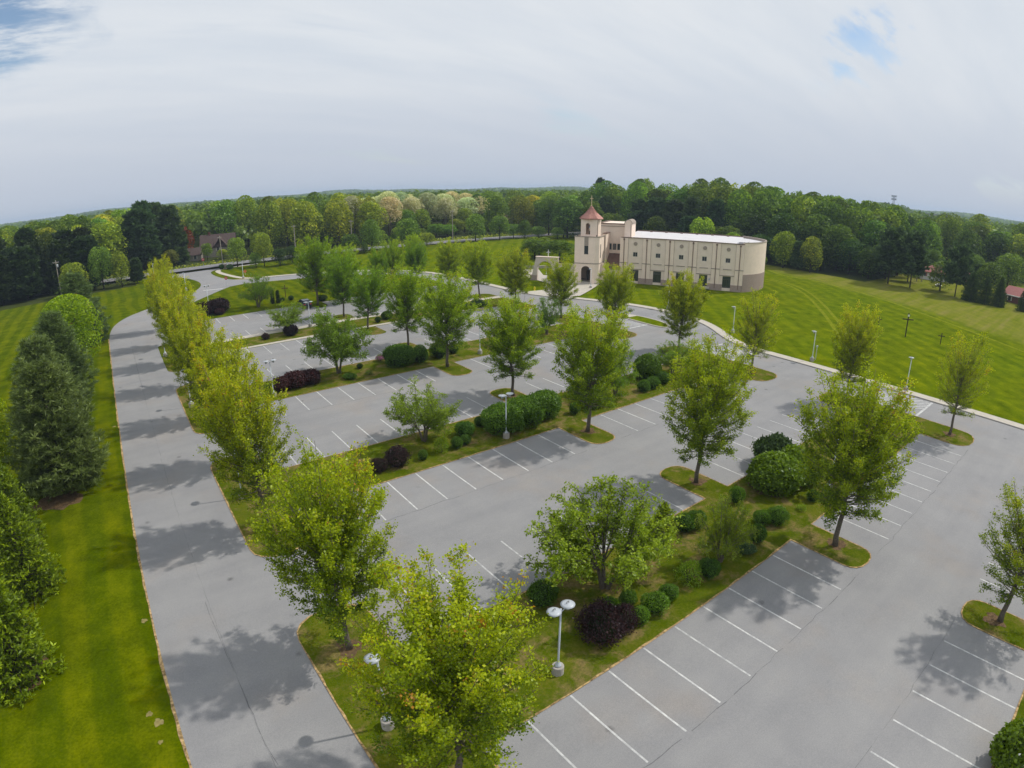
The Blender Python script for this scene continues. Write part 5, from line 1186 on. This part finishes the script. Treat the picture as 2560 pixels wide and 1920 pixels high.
# nave
nv = MB()
wx = [2.77 + D * k for k in range(5)]
def wall_holes(b, x0, x1, y, z0, z1, holes, dep):
    """flat wall in the plane y with rectangular recesses (x0,x1,z0,z1)"""
    xs_ = sorted({x0, x1, *[h[0] for h in holes], *[h[1] for h in holes]}); zs_ = sorted({z0, z1, *[h[2] for h in holes], *[h[3] for h in holes]})
    for i in range(len(xs_) - 1):
        for j in range(len(zs_) - 1):
            cx, cz = (xs_[i] + xs_[i + 1]) / 2, (zs_[j] + zs_[j + 1]) / 2
            if any(h[0] < cx < h[1] and h[2] < cz < h[3] for h in holes): continue
            b.quad((xs_[i], y, zs_[j]), (xs_[i + 1], y, zs_[j]), (xs_[i + 1], y, zs_[j + 1]), (xs_[i], y, zs_[j + 1]))
    for a, c, e_, f_ in holes:
        b.quad((a, y, e_), (a, y + dep, e_), (c, y + dep, e_), (c, y, e_)); b.quad((a, y, f_), (c, y, f_), (c, y + dep, f_), (a, y + dep, f_))
        b.quad((a, y, e_), (a, y, f_), (a, y + dep, f_), (a, y + dep, e_)); b.quad((c, y, e_), (c, y + dep, e_), (c, y + dep, f_), (c, y, f_))
holes = []
for x in wx: holes += [(x - .58, x + .58, 6.05, 7.2), (x - .98, x + .98, .12, 2.86)]
wall_holes(nv, -.7, XE, .16, -.8, HF, holes, .14)
nv.quad((-.7, .16, -.8), (-.7, .16, HF), (-.7, DEP, HF), (-.7, DEP, -.8)); nv.quad((XE, DEP, -.8), (-.7, DEP, -.8), (-.7, DEP, HF), (XE, DEP, HF))
nv.quad((-.7, .16, HF), (XE, .16, HF), (XE, .46, HF), (-.7, .46, HF)); nv.quad((-.7, .46, HF), (XE, .46, HF), (XE, .46, HF - .35), (-.7, .46, HF - .35))
part('nave_wall', nv, M['stucco2'], church)
for k in range(6):       # pilaster pair and lower panels at each downspout
    x = D * k
    b = MB().box(x - .98, x - .10, -.02, .155, .93, HF - .12).box(x + .10, x + .98, -.02, .155, .93, HF - .12).box(x - .10, x + .10, .05, .155, .93, HF - .12)
    if k == 5: b.box(x + .98, XE + .1, -.02, .155, .93, HF - .12)
    part('pilaster', b, M['stucco'], church)
    part('belt_block', MB().box(x - 1.05, x - .07, -.09, -.022, 4.42, 4.60), M['trim'], church); part('belt_block', MB().box(x + .07, x + 1.05, -.09, -.022, 4.42, 4.60), M['trim'], church)
    for sg in (-1, 1):
        if 0 <= k + (sg - 1) / 2 + .5 < 5.2: part('joint_shadow', MB().box(x + sg * 1.02 - .025, x + sg * 1.02 + .025, .12, .158, 3.2, HF - .12), M['trim'], church)  # dark strip at the joint, painting in the shadow line of the panel edge
    part('downspout', MB().tube([(x, -.10, -.1), (x, -.10, HF - .75), (x, -.06, HF - .6)], .065, 8).box(x - .17, x + .17, -.2, .04, HF - .62, HF - .22), M['metalbrown'], church)
b = MB()
edges = [-.75]
for x in wx: edges += [x - 1.0, x + 1.0]
edges.append(XE + .02)
for i in range(0, len(edges), 2): part('base_course', MB().box(edges[i], edges[i + 1], -.10, .158, -.9, .93), M['basec'], church)
for x in wx:
    part('medallion', MB().tube([(x, .155, 9.2), (x, .06, 9.2)], .46, 24), M['trim'], church)
    part('sill_band', MB().box(x - 1.0, x + 1.0, .06, .157, 4.42, 4.58), M['trim'], church)
    part('belt_course', MB().box(x - 1.76, x + 1.76, .02, .157, 2.98, 3.14), M['trim'], church)
    fr = part('window', MB().box(x - .575, x + .575, .27, .32, 6.06, 7.19), M['glass'], church)
    part('window_frame', MB().box(x - .575, x - .50, .2, .269, 6.06, 7.19).box(x + .50, x + .575, .2, .269, 6.06, 7.19).box(x - .50, x + .50, .2, .269, 6.06, 6.14).box(x - .50, x + .50, .2, .269, 7.11, 7.19).box(x - .02, x + .02, .2, .269, 6.14, 7.11), M['winlight'], fr)
    dr = part('glass_door', MB().box(x - .975, x + .975, .27, .32, .13, 2.85), M['glass'], church)
    part('door_frame', MB().box(x - .975, x - .88, .2, .269, .13, 2.85).box(x + .88, x + .975, .2, .269, .13, 2.85).box(x - .88, x + .88, .2, .269, .13, .38).box(x - .88, x + .88, .2, .269, 2.05, 2.18).box(x - .88, x + .88, .2, .269, 2.75, 2.85).box(x - .05, x + .05, .2, .269, .38, 2.05).box(x - .50, x - .45, .2, .269, .38, 2.05).box(x + .45, x + .50, .2, .269, .38, 2.05), M['frame'], dr)
part('wall_light', MB().lathe([(.05, 1.7), (.17, 1.75), (.17, 2.15), (.05, 2.25)], 10, (wx[3] + 1.45, .05, 0)), M['steel'], church)
part('doorstep', MB().box(wx[3] - 1.1, wx[3] + 1.6, -.9, -.12, -.3, .10), M['conc_pale'], church)
cp = MB().box(-.8, XE + .1, -.10, .50, HF, HF + .13).box(-.8, XE, DEP - .3, DEP + .1, HF, HF + .35)
part('coping', cp, M['metalbrown'], church)
rf = MB(); rf.quad((-.68, .47, HF - .06), (XE, .47, HF - .06), (XE, DEP - .3, HF + .12), (-.68, DEP - .3, HF + .12)); part('nave_roof', rf, M['whiteroof'], church)
for k in range(6): part('roof_vent', MB().box(3 + 4.2 * k, 3.7 + 4.2 * k, DEP - 1.9, DEP - 1.2, HF + .1, HF + .42), M['metalbrown'], church)
# round end
CX, CY, CR = 17.6, 12.5, 16.6
a0 = math.asin((CY - .02) / CR); na = 48
arc = [(CX + CR * math.cos(-a0 + 2 * a0 * k / na), CY + CR * math.sin(-a0 + 2 * a0 * k / na)) for k in range(na + 1)]
HA = 11.0
b = MB()
for (xa, ya), (xb, yb) in zip(arc, arc[1:]): b.quad((xa, ya, 3.55), (xb, yb, 3.55), (xb, yb, HA), (xa, ya, HA))
b.quad((arc[0][0] - .4, arc[0][1], HF), (arc[0][0], arc[0][1], HF), (arc[0][0], arc[0][1], HA), (arc[0][0] - .4, arc[0][1], HA))
part('round_wall', b, M['stucco'], church, True)
b = MB()
arc2 = [(CX + (x - CX) * 1.004, CY + (y - CY) * 1.004) for x, y in arc]
for (xa, ya), (xb, yb) in zip(arc2, arc2[1:]): b.quad((xa, ya, -1.5), (xb, yb, -1.5), (xb, yb, 3.55), (xa, ya, 3.55))
for (xa, ya), (xb, yb), (xc, yc), (xd, yd) in zip(arc2, arc2[1:], arc[1:], arc): b.quad((xa, ya, 3.55), (xb, yb, 3.55), (xc, yc, 3.551), (xd, yd, 3.551))
part('round_base', b, M['basec'], church, True)
b = MB()
ar_o = [(CX + (x - CX) * 1.006, CY + (y - CY) * 1.006) for x, y in arc]; ar_i = [(CX + (x - CX) * .978, CY + (y - CY) * .978) for x, y in arc]
for i in range(na):
    b.quad((*ar_o[i], HA + .10), (*ar_o[i + 1], HA + .10), (*ar_i[i + 1], HA + .10), (*ar_i[i], HA + .10)); b.quad((*ar_o[i], HA), (*ar_o[i + 1], HA), (*ar_o[i + 1], HA + .10), (*ar_o[i], HA + .10)); b.quad((*ar_i[i + 1], HA - .55), (*ar_i[i], HA - .55), (*ar_i[i], HA + .10), (*ar_i[i + 1], HA + .10))
part('round_coping', b, M['trim'], church)
b = MB(); b.poly([(x, y, HA - .5) for x, y in ar_i]); b.quad((XE, .3, HF - .1), (XE, DEP, HF - .1), (XE, DEP, HA - .5), (XE, .3, HA - .5)); part('round_roof', b, M['whiteroof'], church)
part('roof_hump', MB().prism([(XE - 1.3, .6), (XE + .6, .6), (XE + 1.2, 6), (XE - 1.3, 6)], HF - .1, HA + .12), M['whiteroof'], church)
# high block behind the tower, with its round-topped end pier
b = MB(); wall_holes(b, -7.6, -.55, 5.0, -.8, 13.45, [(-5.05, -4.02, 6.9, 8.62), (-3.86, -2.83, 6.9, 8.62), (-2.67, -1.64, 6.9, 8.62)], .3)
b.quad((-7.6, 5, -.8), (-7.6, 5, 13.45), (-7.6, 20, 13.45), (-7.6, 20, -.8)); b.quad((-.55, 20, -.8), (-7.6, 20, -.8), (-7.6, 20, 13.45), (-.55, 20, 13.45)); b.quad((-7.6, 5, 13.45), (-.55, 5, 13.45), (-.55, 20, 13.45), (-7.6, 20, 13.45)); b.quad((-.55, 5, HF), (-.55, 20, HF), (-.55, 20, 13.45), (-.55, 5, 13.45))
part('high_block', b, M['stucco2'], church)
part('cornice', MB().box(-7.9, -.5, 4.86, 4.998, 12.85, 12.99), M['trim'], church)
part('block_coping', MB().box(-7.8, -.56, 4.84, 5.3, 13.455, 13.66).box(-7.8, -7.4, 5.3, 20, 13.455, 13.66), M['metalbrown'], church)
for x0 in (-5.05, -3.86, -2.67):
    w_ = part('tall_window', MB().box(x0 + .01, x0 + 1.02, 5.2, 5.26, 6.91, 8.61), M['glass'], church); part('window_frame', MB().box(x0 + .01, x0 + .07, 5.1, 5.199, 6.91, 8.61).box(x0 + .96, x0 + 1.02, 5.1, 5.199, 6.91, 8.61).box(x0 + .07, x0 + .96, 5.1, 5.199, 8.53, 8.61).box(x0 + .07, x0 + .96, 5.1, 5.199, 6.91, 6.99), M['winlight'], w_)
part('window_ledge', MB().box(-5.3, -1.3, 4.7, 4.998, 6.15, 6.55), M['stucco'], church)
b = MB(); pr = []; px0, px1, rz_ = -.54, 1.22, 13.75; cxp = (px0 + px1) / 2; rp = (px1 - px0) / 2
pr = [(px0, HF - .5), (px1, HF - .5)] + [(cxp + rp * math.cos(math.pi * k / 14), rz_ + rp * math.sin(math.pi * k / 14)) for k in range(15)]
n_ = len(pr); b.v = [(x, 3.0, zz) for x, zz in pr] + [(x, 8.5, zz) for x, zz in pr]; b.f = [tuple(range(n_)), tuple(range(2 * n_ - 1, n_ - 1, -1))] + [(k, n_ + k, n_ + (k + 1) % n_, (k + 1) % n_) for k in range(n_)]
part('round_topped_pier', b, M['stucco'], church)
b = MB()
for k in range(14):
    a, c = math.pi * k / 14, math.pi * (k + 1) / 14; r1, r2 = rp + .02, rp + .14
    pa = [(cxp + r_ * math.cos(t_), rz_ + r_ * math.sin(t_)) for r_, t_ in ((r1, a), (r2, a), (r2, c), (r1, c))]
    b.quad((pa[0][0], 2.94, pa[0][1]), (pa[1][0], 2.94, pa[1][1]), (pa[2][0], 2.94, pa[2][1]), (pa[3][0], 2.94, pa[3][1])); b.quad((pa[1][0], 2.94, pa[1][1]), (pa[1][0], 8.56, pa[1][1]), (pa[2][0], 8.56, pa[2][1]), (pa[2][0], 2.94, pa[2][1]))
part('pier_coping', b, M['trim'], church)
part('pier_downspout', MB().tube([(1.0, 2.92, HF), (1.0, 2.92, 13.7)], .04, 6), M['metalbrown'], church)
b = MB(); b.quad((-5.35, -1.2, 3.0), (-.72, -1.2, 3.0), (-.72, 4.99, 6.12), (-5.35, 4.99, 6.12)); b.quad((-5.35, -1.2, 2.8), (-.72, -1.2, 2.8), (-.72, -1.2, 3.0), (-5.35, -1.2, 3.0))
for k in range(10): x = -5.2 + .47 * k; b.box(x, x + .03, -1.2, -1.19, 2.99, 3.05)
part('porch_roof', b, M['metalbrown'], church)
b = MB(); b.quad((-5.3, -.9, -.6), (-.72, -.9, -.6), (-.72, -.9, 2.85), (-5.3, -.9, 2.85)); part('porch_front', b, M['stucco2'], church)
# bell tower: chamfered lower block with an arch, belfry, roof and cross
TX0, TX1, TY0, TY1, TZ = -10.75, -5.0, -6.15, .2, 10.75
b = MB(); arch_wall(b, TX0, TX1 - .85, TY0, TY0 + .5, -.8, TZ, -7.95, 1.15, 2.75)
b.quad((TX1 - .85, TY0, -.8), (TX1 + .05, TY0 + .75, -.8), (TX1 + .05, TY0 + .75, TZ), (TX1 - .85, TY0, TZ))
b.quad((TX1 + .05, TY0 + .75, -.8), (TX1 + .05, TY1, -.8), (TX1 + .05, TY1, TZ), (TX1 + .05, TY0 + .75, TZ)); b.quad((TX0, TY1, -.8), (TX0, TY0 + .5, -.8), (TX0, TY0 + .5, TZ), (TX0, TY1, TZ)); b.quad((TX1, TY1, -.8), (TX0, TY1, -.8), (TX0, TY1, TZ), (TX1, TY1, TZ))
b.poly([(TX0, TY0 + .5, TZ - .25), (TX1 - .85, TY0 + .5, TZ - .25), (TX1, TY0 + .8, TZ - .25), (TX1, TY1, TZ - .25), (TX0, TY1, TZ - .25)])
part('tower_wall', b, M['stucco'], church)
part('tower_floor', MB().box(TX0 + .1, TX1 - .1, TY0 + .1, TY1 - .1, -.5, .02), M['conc_pale'], church)
part('tower_door', MB().box(-8.6, -6.9, -2.2, -2.0, .02, 2.5), M['frame'], church)
b = MB().box(TX0 - .12, TX1 - .88, TY0 - .12, TY0 + .55, TZ + .002, TZ + .2); b.poly([(TX1 - .88, TY0 - .1, TZ + .2), (TX1 + .17, TY0 + .72, TZ + .2), (TX1 + .17, TY1, TZ + .2), (TX1 - .25, TY1, TZ + .2), (TX1 - .25, TY0 + 1.0, TZ + .2), (TX1 - .88, TY0 + .55, TZ + .2)])
b.quad((TX1 - .88, TY0 - .1, TZ), (TX1 + .17, TY0 + .72, TZ), (TX1 + .17, TY0 + .72, TZ + .2), (TX1 - .88, TY0 - .1, TZ + .2)); b.quad((TX1 + .17, TY0 + .72, TZ), (TX1 + .17, TY1, TZ), (TX1 + .17, TY1, TZ + .2), (TX1 + .17, TY0 + .72, TZ + .2)); b.box(TX0 - .12, TX0 + .3, TY0 + .55, TY1, TZ + .002, TZ + .2)
part('tower_coping', b, M['trim'], church)
b = MB().box(TX0 - .06, TX1 - .86, TY0 - .07, TY0 - .002, 4.42, 4.62); b.quad((TX1 - .86, TY0 - .06, 4.42), (TX1 + .12, TY0 + .74, 4.42), (TX1 + .12, TY0 + .74, 4.62), (TX1 - .86, TY0 - .06, 4.62)); b.quad((TX1 + .12, TY0 + .74, 4.42), (TX1 + .12, TY1, 4.42), (TX1 + .12, TY1, 4.62), (TX1 + .12, TY0 + .74, 4.62)); part('tower_belt', b, M['trim'], church)
part('recess_panel', MB().box(-8.42, -7.42, TY0 - .012, TY0 - .002, 8.72, TZ - .02), M['trim'], church)
w_ = part('tower_window', MB().box(-8.4, -7.44, TY0 - .02, TY0 - .003, 6.85, 8.7), M['glass'], church); part('window_frame', MB().box(-8.45, -7.39, TY0 - .07, TY0 - .022, 6.72, 6.86).box(-7.95, -7.90, TY0 - .05, TY0 - .022, 6.86, 8.7), M['frame'], w_)
part('slit_window', MB().box(TX1 + .052, TX1 + .075, -4.2, -3.6, 5.8, 9.0), M['glass'], church)
# wall stepping back from the tower to the high block
part('wing_wall', MB().box(TX1 - .35, TX1 + .42, .22, 4.9, -.8, 11.25), M['stucco'], church); part('wing_coping', MB().box(TX1 - .45, TX1 + .52, .2, 4.85, 11.255, 11.42), M['metalbrown'], church)
part('wing_downspout', MB().tube([(TX1 + .10, .0, 0), (TX1 + .10, .0, 10.9)], .07, 6), M['metalbrown'], church)
part('buttress', MB().prism([(TX1 + .1, -2.9), (TX1 + 1.0, -2.9), (TX1 + 1.0, -2.2), (TX1 + .1, -2.2)], -.8, 4.4), M['stucco'], church)
BX0, BX1, BY0, BY1 = -9.72, -5.72, -4.6, -.6; BZ0, BZ1 = TZ - .25, 14.85
b = MB(); cxb = -8.0
arch_wall(b, BX0, BX1, BY0, BY0 + .35, BZ0, BZ1, cxb, .52, 13.45, 11.25); arch_wall(b, BX0, BX1, BY1 - .35, BY1, BZ0, BZ1, cxb, .52, 13.45, 11.25)
b.box(BX0, BX0 + .35, BY0 + .352, BY1 - .352, BZ0, BZ1).box(BX1 - .35, BX1, BY0 + .352, BY1 - .352, BZ0, BZ1)
part('belfry', b, M['stucco'], church)
part('belfry_downspout', MB().tube([(BX1 + .06, BY0 + .1, BZ0), (BX1 + .06, BY0 + .1, BZ1)], .07, 6), M['metalbrown'], church)
part('bell', MB().lathe([(.36, 12.75), (.30, 12.85), (.22, 13.1), (.16, 13.3), (.05, 13.38)], 14, (cxb + .25, BY0 + .9, 0)), M['shade'], church, True)
part('loudspeaker', MB().lathe([(.2, 11.35), (.1, 11.6), (.16, 11.8), (.1, 12.2)], 10, (cxb + .3, BY0 + .6, 0)), M['frame'], church)
rcx, rcy = (BX0 + BX1) / 2, (BY0 + BY1) / 2
b = MB(); ro = 2.95; n8 = 8
def oc(r_, zz): return [(rcx + r_ * math.cos(2 * math.pi * k / n8 - math.pi / 2), rcy + r_ * math.sin(2 * math.pi * k / n8 - math.pi / 2), zz) for k in range(n8)]
R1, R2, R3 = oc(ro, 15.05), oc(ro * .5, 16.25), oc(.08, 18.0); RB = oc(ro - .05, 14.86)
for k in range(n8):
    j = (k + 1) % n8; b.quad(R1[k], R1[j], R2[j], R2[k]); b.quad(R2[k], R2[j], R3[j], R3[k]); b.quad(RB[k], RB[j], R1[j], R1[k])
b.poly(R3); b.poly(RB[::-1])
rfo = part('belfry_roof', b, M['redroof'], church)
b = MB()
for k in range(n8):
    j = (k + 1) % n8
    for t_ in (0.0, .2, .4, .6, .8):
        lr = lambda a, c, f_: tuple(a[i] + (c[i] - a[i]) * f_ for i in range(3))
        p0, p1, p2 = lr(R1[k], R1[j], t_), lr(R2[k], R2[j], t_), lr(R3[k], R3[j], t_)
        b.tube([(p0[0], p0[1], p0[2] + .02), (p1[0], p1[1], p1[2] + .02), (p2[0], p2[1], p2[2] + .02)], .028, 4)
part('roof_seams', b, M['redroof'], rfo)
part('tower_cross', MB().box(rcx - .085, rcx + .085, rcy - .06, rcy + .06, 17.9, 20.45).box(rcx - .38, rcx - .087, rcy - .055, rcy + .055, 19.66, 19.84).box(rcx + .087, rcx + .42, rcy - .055, rcy + .055, 19.66, 19.84).lathe([(.12, 17.85), (.16, 18.1), (.06, 18.3)], 10, (rcx, rcy, 0)), M['crossgold'], church)
for sx in (-10.3, -5.6): part('floodlight', MB().box(sx - .15, sx + .15, -5.6, -5.3, TZ + .2, TZ + .5), M['frame'], church)
# gate arch left of the tower
gate = thing('gate_arch', 'cream gate arch with a small cross, left of the church tower', 'arch', (U0, W0, Z0 + .15), AN)
b = MB(); arch_wall(b, -20.4, -15.0, -5.6, -4.7, -.5, 5.5, -18.3, 1.95, 2.55)
b.v[:] = b.v
b.poly([(-22.0, -5.6, -.5), (-20.4, -5.6, -.5), (-20.4, -5.6, 5.5), (-20.55, -5.6, 5.5)]); b.poly([(-20.55, -4.7, 5.5), (-20.4, -4.7, 5.5), (-20.4, -4.7, -.5), (-22.0, -4.7, -.5)]); b.quad((-22.0, -4.7, -.5), (-22.0, -5.6, -.5), (-20.55, -5.6, 5.5), (-20.55, -4.7, 5.5)); b.quad((-20.55, -5.6, 5.5), (-20.4, -5.6, 5.5), (-20.4, -4.7, 5.5), (-20.55, -4.7, 5.5))
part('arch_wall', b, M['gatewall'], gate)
part('gate_coping', MB().box(-20.7, -14.9, -5.72, -4.58, 5.502, 5.64), M['stucco'], gate)
part('pier_base', MB().box(-22.1, -20.28, -5.68, -4.62, -.4, 1.0), M['basec'], gate); part('pier_base', MB().box(-16.30, -14.95, -5.68, -4.62, -.4, 1.0), M['basec'], gate)
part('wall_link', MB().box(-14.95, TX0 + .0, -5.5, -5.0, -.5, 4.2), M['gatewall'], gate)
part('gate_cross', MB().box(-17.66, -17.52, -5.2, -5.08, 5.64, 7.35).box(-18.05, -17.66, -5.2, -5.08, 6.65, 6.79).box(-17.52, -17.13, -5.2, -5.08, 6.65, 6.79), M['paint'], gate)
# benches and low curved wall seen through the gate
def bench(label, x, y, rz):
    c, s = math.cos(AN), math.sin(AN); u, w = U0 + x * c - y * s, W0 + x * s + y * c
    o = thing('bench', label, 'bench', (u, w, z(u, w) + .15), AN + rz, 'benches in the plaza')
    part('seat', MB().box(-.9, .9, -.22, .22, .40, .45), M['timber'], o); part('backrest', MB().box(-.9, .9, .20, .25, .50, .85), M['timber'], o)
    for sx in (-.75, .75): part('leg', MB().box(sx - .04, sx + .04, -.2, .22, 0, .40), M['frame'], o)
bench('dark bench in the plaza seen through the gate arch', -20.3, 4.5, .2)
bench('dark bench behind the lamp in front of the gate arch', -16.7, -2.0, -.6)
o = thing('garden_wall', 'low curved pale wall behind the gate arch', 'wall', (U0, W0, Z0), AN)
b = MB(); pts_ = [(-21 + 9.5 * math.cos(a), 9 + 7.0 * math.sin(a)) for a in np.linspace(math.pi * 1.02, math.pi * .1, 18)]
for (xa, ya), (xb, yb) in zip(pts_, pts_[1:]):
    b.quad((xa, ya, -.4), (xb, yb, -.4), (xb, yb, .9), (xa, ya, .9)); b.quad((xa, ya, .9), (xb, yb, .9), (xb * .985 - .3, yb * .97, .9), (xa * .985 - .3, ya * .97, .9)); b.quad((xb * .985 - .3, yb * .97, -.4), (xa * .985 - .3, ya * .97, -.4), (xa * .985 - .3, ya * .97, .9), (xb * .985 - .3, yb * .97, .9))
part('masonry', b, M['conc_pale'], o)
# ---------------------------------------------------------------- houses
def house(label, u, w, rz, L_, W_, h, rh, wall, roof, wins=3, chim=False, gable=None, hip=.0, dz=0):
    o = thing('house', label, 'house', (u, w, z(u, w) + dz), rz)
    b = MB(); l, d = L_ / 2, W_ / 2
    for p in (((-l, -d), (l, -d)), ((l, -d), (l, d)), ((l, d), (-l, d)), ((-l, d), (-l, -d))): b.quad((*p[0], -1), (*p[1], -1), (*p[1], h), (*p[0], h))
    part('wall', b, wall, o)
    if hip == 0:
        for s_ in (-1, 1): b = MB(); b.poly([(s_ * l, -s_ * -d, h), (s_ * l, -s_ * d, h), (s_ * l, 0, h + rh)]); part('gable', b, gable or wall, o)
    e = .45; k = rh / d; x = hip
    b = MB(); zb = h - e * k
    for s in (-1, 1):
        b.quad((-l - e, s * (d + e), zb), (l + e, s * (d + e), zb), (l + e - x, 0, h + rh + .03), (-l - e + x, 0, h + rh + .03))
        b.quad((-l - e, s * (d + e), zb - .18), (l + e, s * (d + e), zb - .18), (l + e, s * (d + e), zb), (-l - e, s * (d + e), zb))
        if hip: b.poly([(s * (l + e), -d - e, zb), (s * (l + e), d + e, zb), (s * (l + e - x), 0, h + rh + .03)])
    r_ = part('roof', b, roof, o)
    if chim: part('chimney', MB().box(-l * .5 - .4, -l * .5 + .4, -.4, .4, h + rh - 1, h + rh + .9), M['brick'], r_)
    for i in range(wins):
        xw = -l + L_ * (i + .5) / wins
        f_ = part('window', MB().box(xw - .45, xw + .45, -d - .05, -d - .01, h - 1.75, h - .65), M['glass'], o)
        for xs_2 in (xw - .8, xw + .48): part('shutter', MB().box(xs_2, xs_2 + .32, -d - .07, -d - .012, h - 1.8, h - .6), M['shinglered'] if wall is M['siding'] else M['winlight'], f_)
    return o
h1 = house('stone house with steep dark brown roofs behind the tall utility pole', 40.5, 243, -.25, 13, 8.5, 4.2, 4.2, M['stone'], M['shingle'], 3, True)
b = MB(); b.quad((-1.5, -5.0, 4.0), (1.5 + 2, -5.0, 4.0), (1.5 + 2, -1.2, 7.2), (-1.5, -1.2, 7.2)); b.poly([(-1.7, -5.1, 3.9), (1.0, -5.1, 7.0), (1.0, -.8, 7.6), (-1.7, -4.0, 4.4)]); b.poly([(3.7, -5.1, 3.9), (1.0, -5.1, 7.0), (1.0, -.8, 7.6), (3.7, -4.0, 4.4)][::-1]); part('dormer_roof', b, M['shingle'], h1)
house('low dark-roofed wing left of the stone house', 28.6, 238.5, -.25, 9, 7, 2.4, 2.2, M['stone'], M['shingle'], 2)
house('white cottage with a pinkish red roof beyond the open field', 216, 55.5, -1.15, 10, 6.5, 2.9, 1.7, M['siding'], M['shinglered'], 4)
house('white house with a red-brown roof half behind an open pine', 222, 44.5, -1.15, 5, 5, 2.6, 1.6, M['siding'], M['shinglered'], 2)
house('grey-roofed pale house behind a small green tree', 246, 41, -.6, 6.5, 6, 3.4, 2.6, M['siding'], M['shinglegrey'], 2)
h4 = house('brown brick house with an orange-brown roof at the right edge', 200.5, 23.5, -1.9, 10, 8.5, 2.3, 2.0, M['brick'], M['shinglered'], 2)
part('porch_beam', MB().box(-5.2, 5.2, -5.6, -5.3, 2.0, 2.25).box(-5.2, -4.9, -5.6, -5.3, -.5, 2.0).box(4.9, 5.2, -5.6, -5.3, -.5, 2.0), M['paint'], h4)
house('far pale house among the trees on the distant rise, left of the locusts', 205, 480, -.5, 12, 8, 10.5, 3, M['siding'], M['shinglegrey'], 3)
house('far white farm building near the right horizon', 560, 150, -1.3, 22, 12, 13.5, 4.5, M['siding'], M['shinglegrey'], 4)
o = thing('wooden_arbor', 'weathered garden arbor on the grass near the white cottage', 'arbor', (203, 56.8, z(203, 56.8)), -1.1)
[part('post', MB().box(px_, px_ + .15, py_, py_ + .15, -.2, 2.1), M['pole'], o) for px_ in (-.9, .75) for py_ in (-.5, .35)]; part('top', MB().prism([(-1, -.6), (1, -.6), (1, .6), (-1, .6)], 2.1, 2.3).box(-.6, .6, -.1, .1, 2.3, 2.9), M['pole'], o)
o = thing('picnic_table', 'pale picnic table on the grass before the white cottage', 'table', (199.5, 49.5, z(199.5, 49.5)), .4)
part('table_top', MB().box(-1, 1, -.45, .45, .70, .76), M['paint'], o); [part('seat', MB().box(-1, 1, y_, y_ + .3, .42, .47), M['paint'], o) for y_ in (-.95, .65)]; [part('leg', MB().prism([(x_, -.8), (x_ + .1, -.8), (x_ + .1, .8), (x_, .8)], 0, .42).box(x_, x_ + .1, -.2, .2, .4201, .70), M['pole'], o) for x_ in (-.8, .7)]
# radio tower on the far hill
tu, tw = 980 * math.sin(R(71.4)), 980 * math.cos(R(71.4))
o = thing('radio_tower', 'lattice radio tower on the distant wooded hill at the right', 'radio tower', (tu, tw, z(tu, tw)), .3)
b = MB(); TH = CAMZ + 980 * math.tan(R(1.08)) - z(tu, tw)
for sx, sy in ((-1, -1), (1, -1), (1, 1), (-1, 1)): b.tube([(sx * 1.5, sy * 1.5, -1), (sx * .9, sy * .9, TH)], .28, 4)
zz = 0
while zz < TH - 2.2:
    for (ax, ay), (bx, by) in (((-1, -1), (1, -1)), ((1, -1), (1, 1)), ((1, 1), (-1, 1)), ((-1, 1), (-1, -1))):
        f0 = 1.5 - .6 * zz / TH; f1_ = 1.5 - .6 * (zz + 2.2) / TH; b.tube([(ax * f0, ay * f0, zz), (bx * f1_, by * f1_, zz + 2.2)], .14, 3)
    zz += 2.2
part('mast', b, M['tower'], o)
b = MB()
for h_ in (TH - .6, TH - 5):
    for k in range(9): a = k * 2 * math.pi / 9; b.box(math.cos(a) * 3.4 - .35, math.cos(a) * 3.4 + .35, math.sin(a) * 3.4 - .35, math.sin(a) * 3.4 + .35, h_ - 1.3, h_ + 1.3)
    b.lathe([(3.2, h_ - .15), (3.2, h_ + .15)], 12)
part('antennas', b, M['tower'], o)
# ---------------------------------------------------------------- haze
m, t, ou = newmat('haze_air'); v = t.nodes.new('ShaderNodeVolumePrincipled')
v.inputs['Color'].default_value = (.64, .79, 1.0, 1); v.inputs['Density'].default_value = .00021; v.inputs['Anisotropy'].default_value = .1
t.links.new(v.outputs[0], ou.inputs['Volume'])
hzb = link('haze', MB().box(-4400, 5400, -1000, 5600, -25, 62).mesh('haze', m)); hzb['kind'] = 'stuff'; hzb['label'] = 'thin blue summer haze over the countryside'
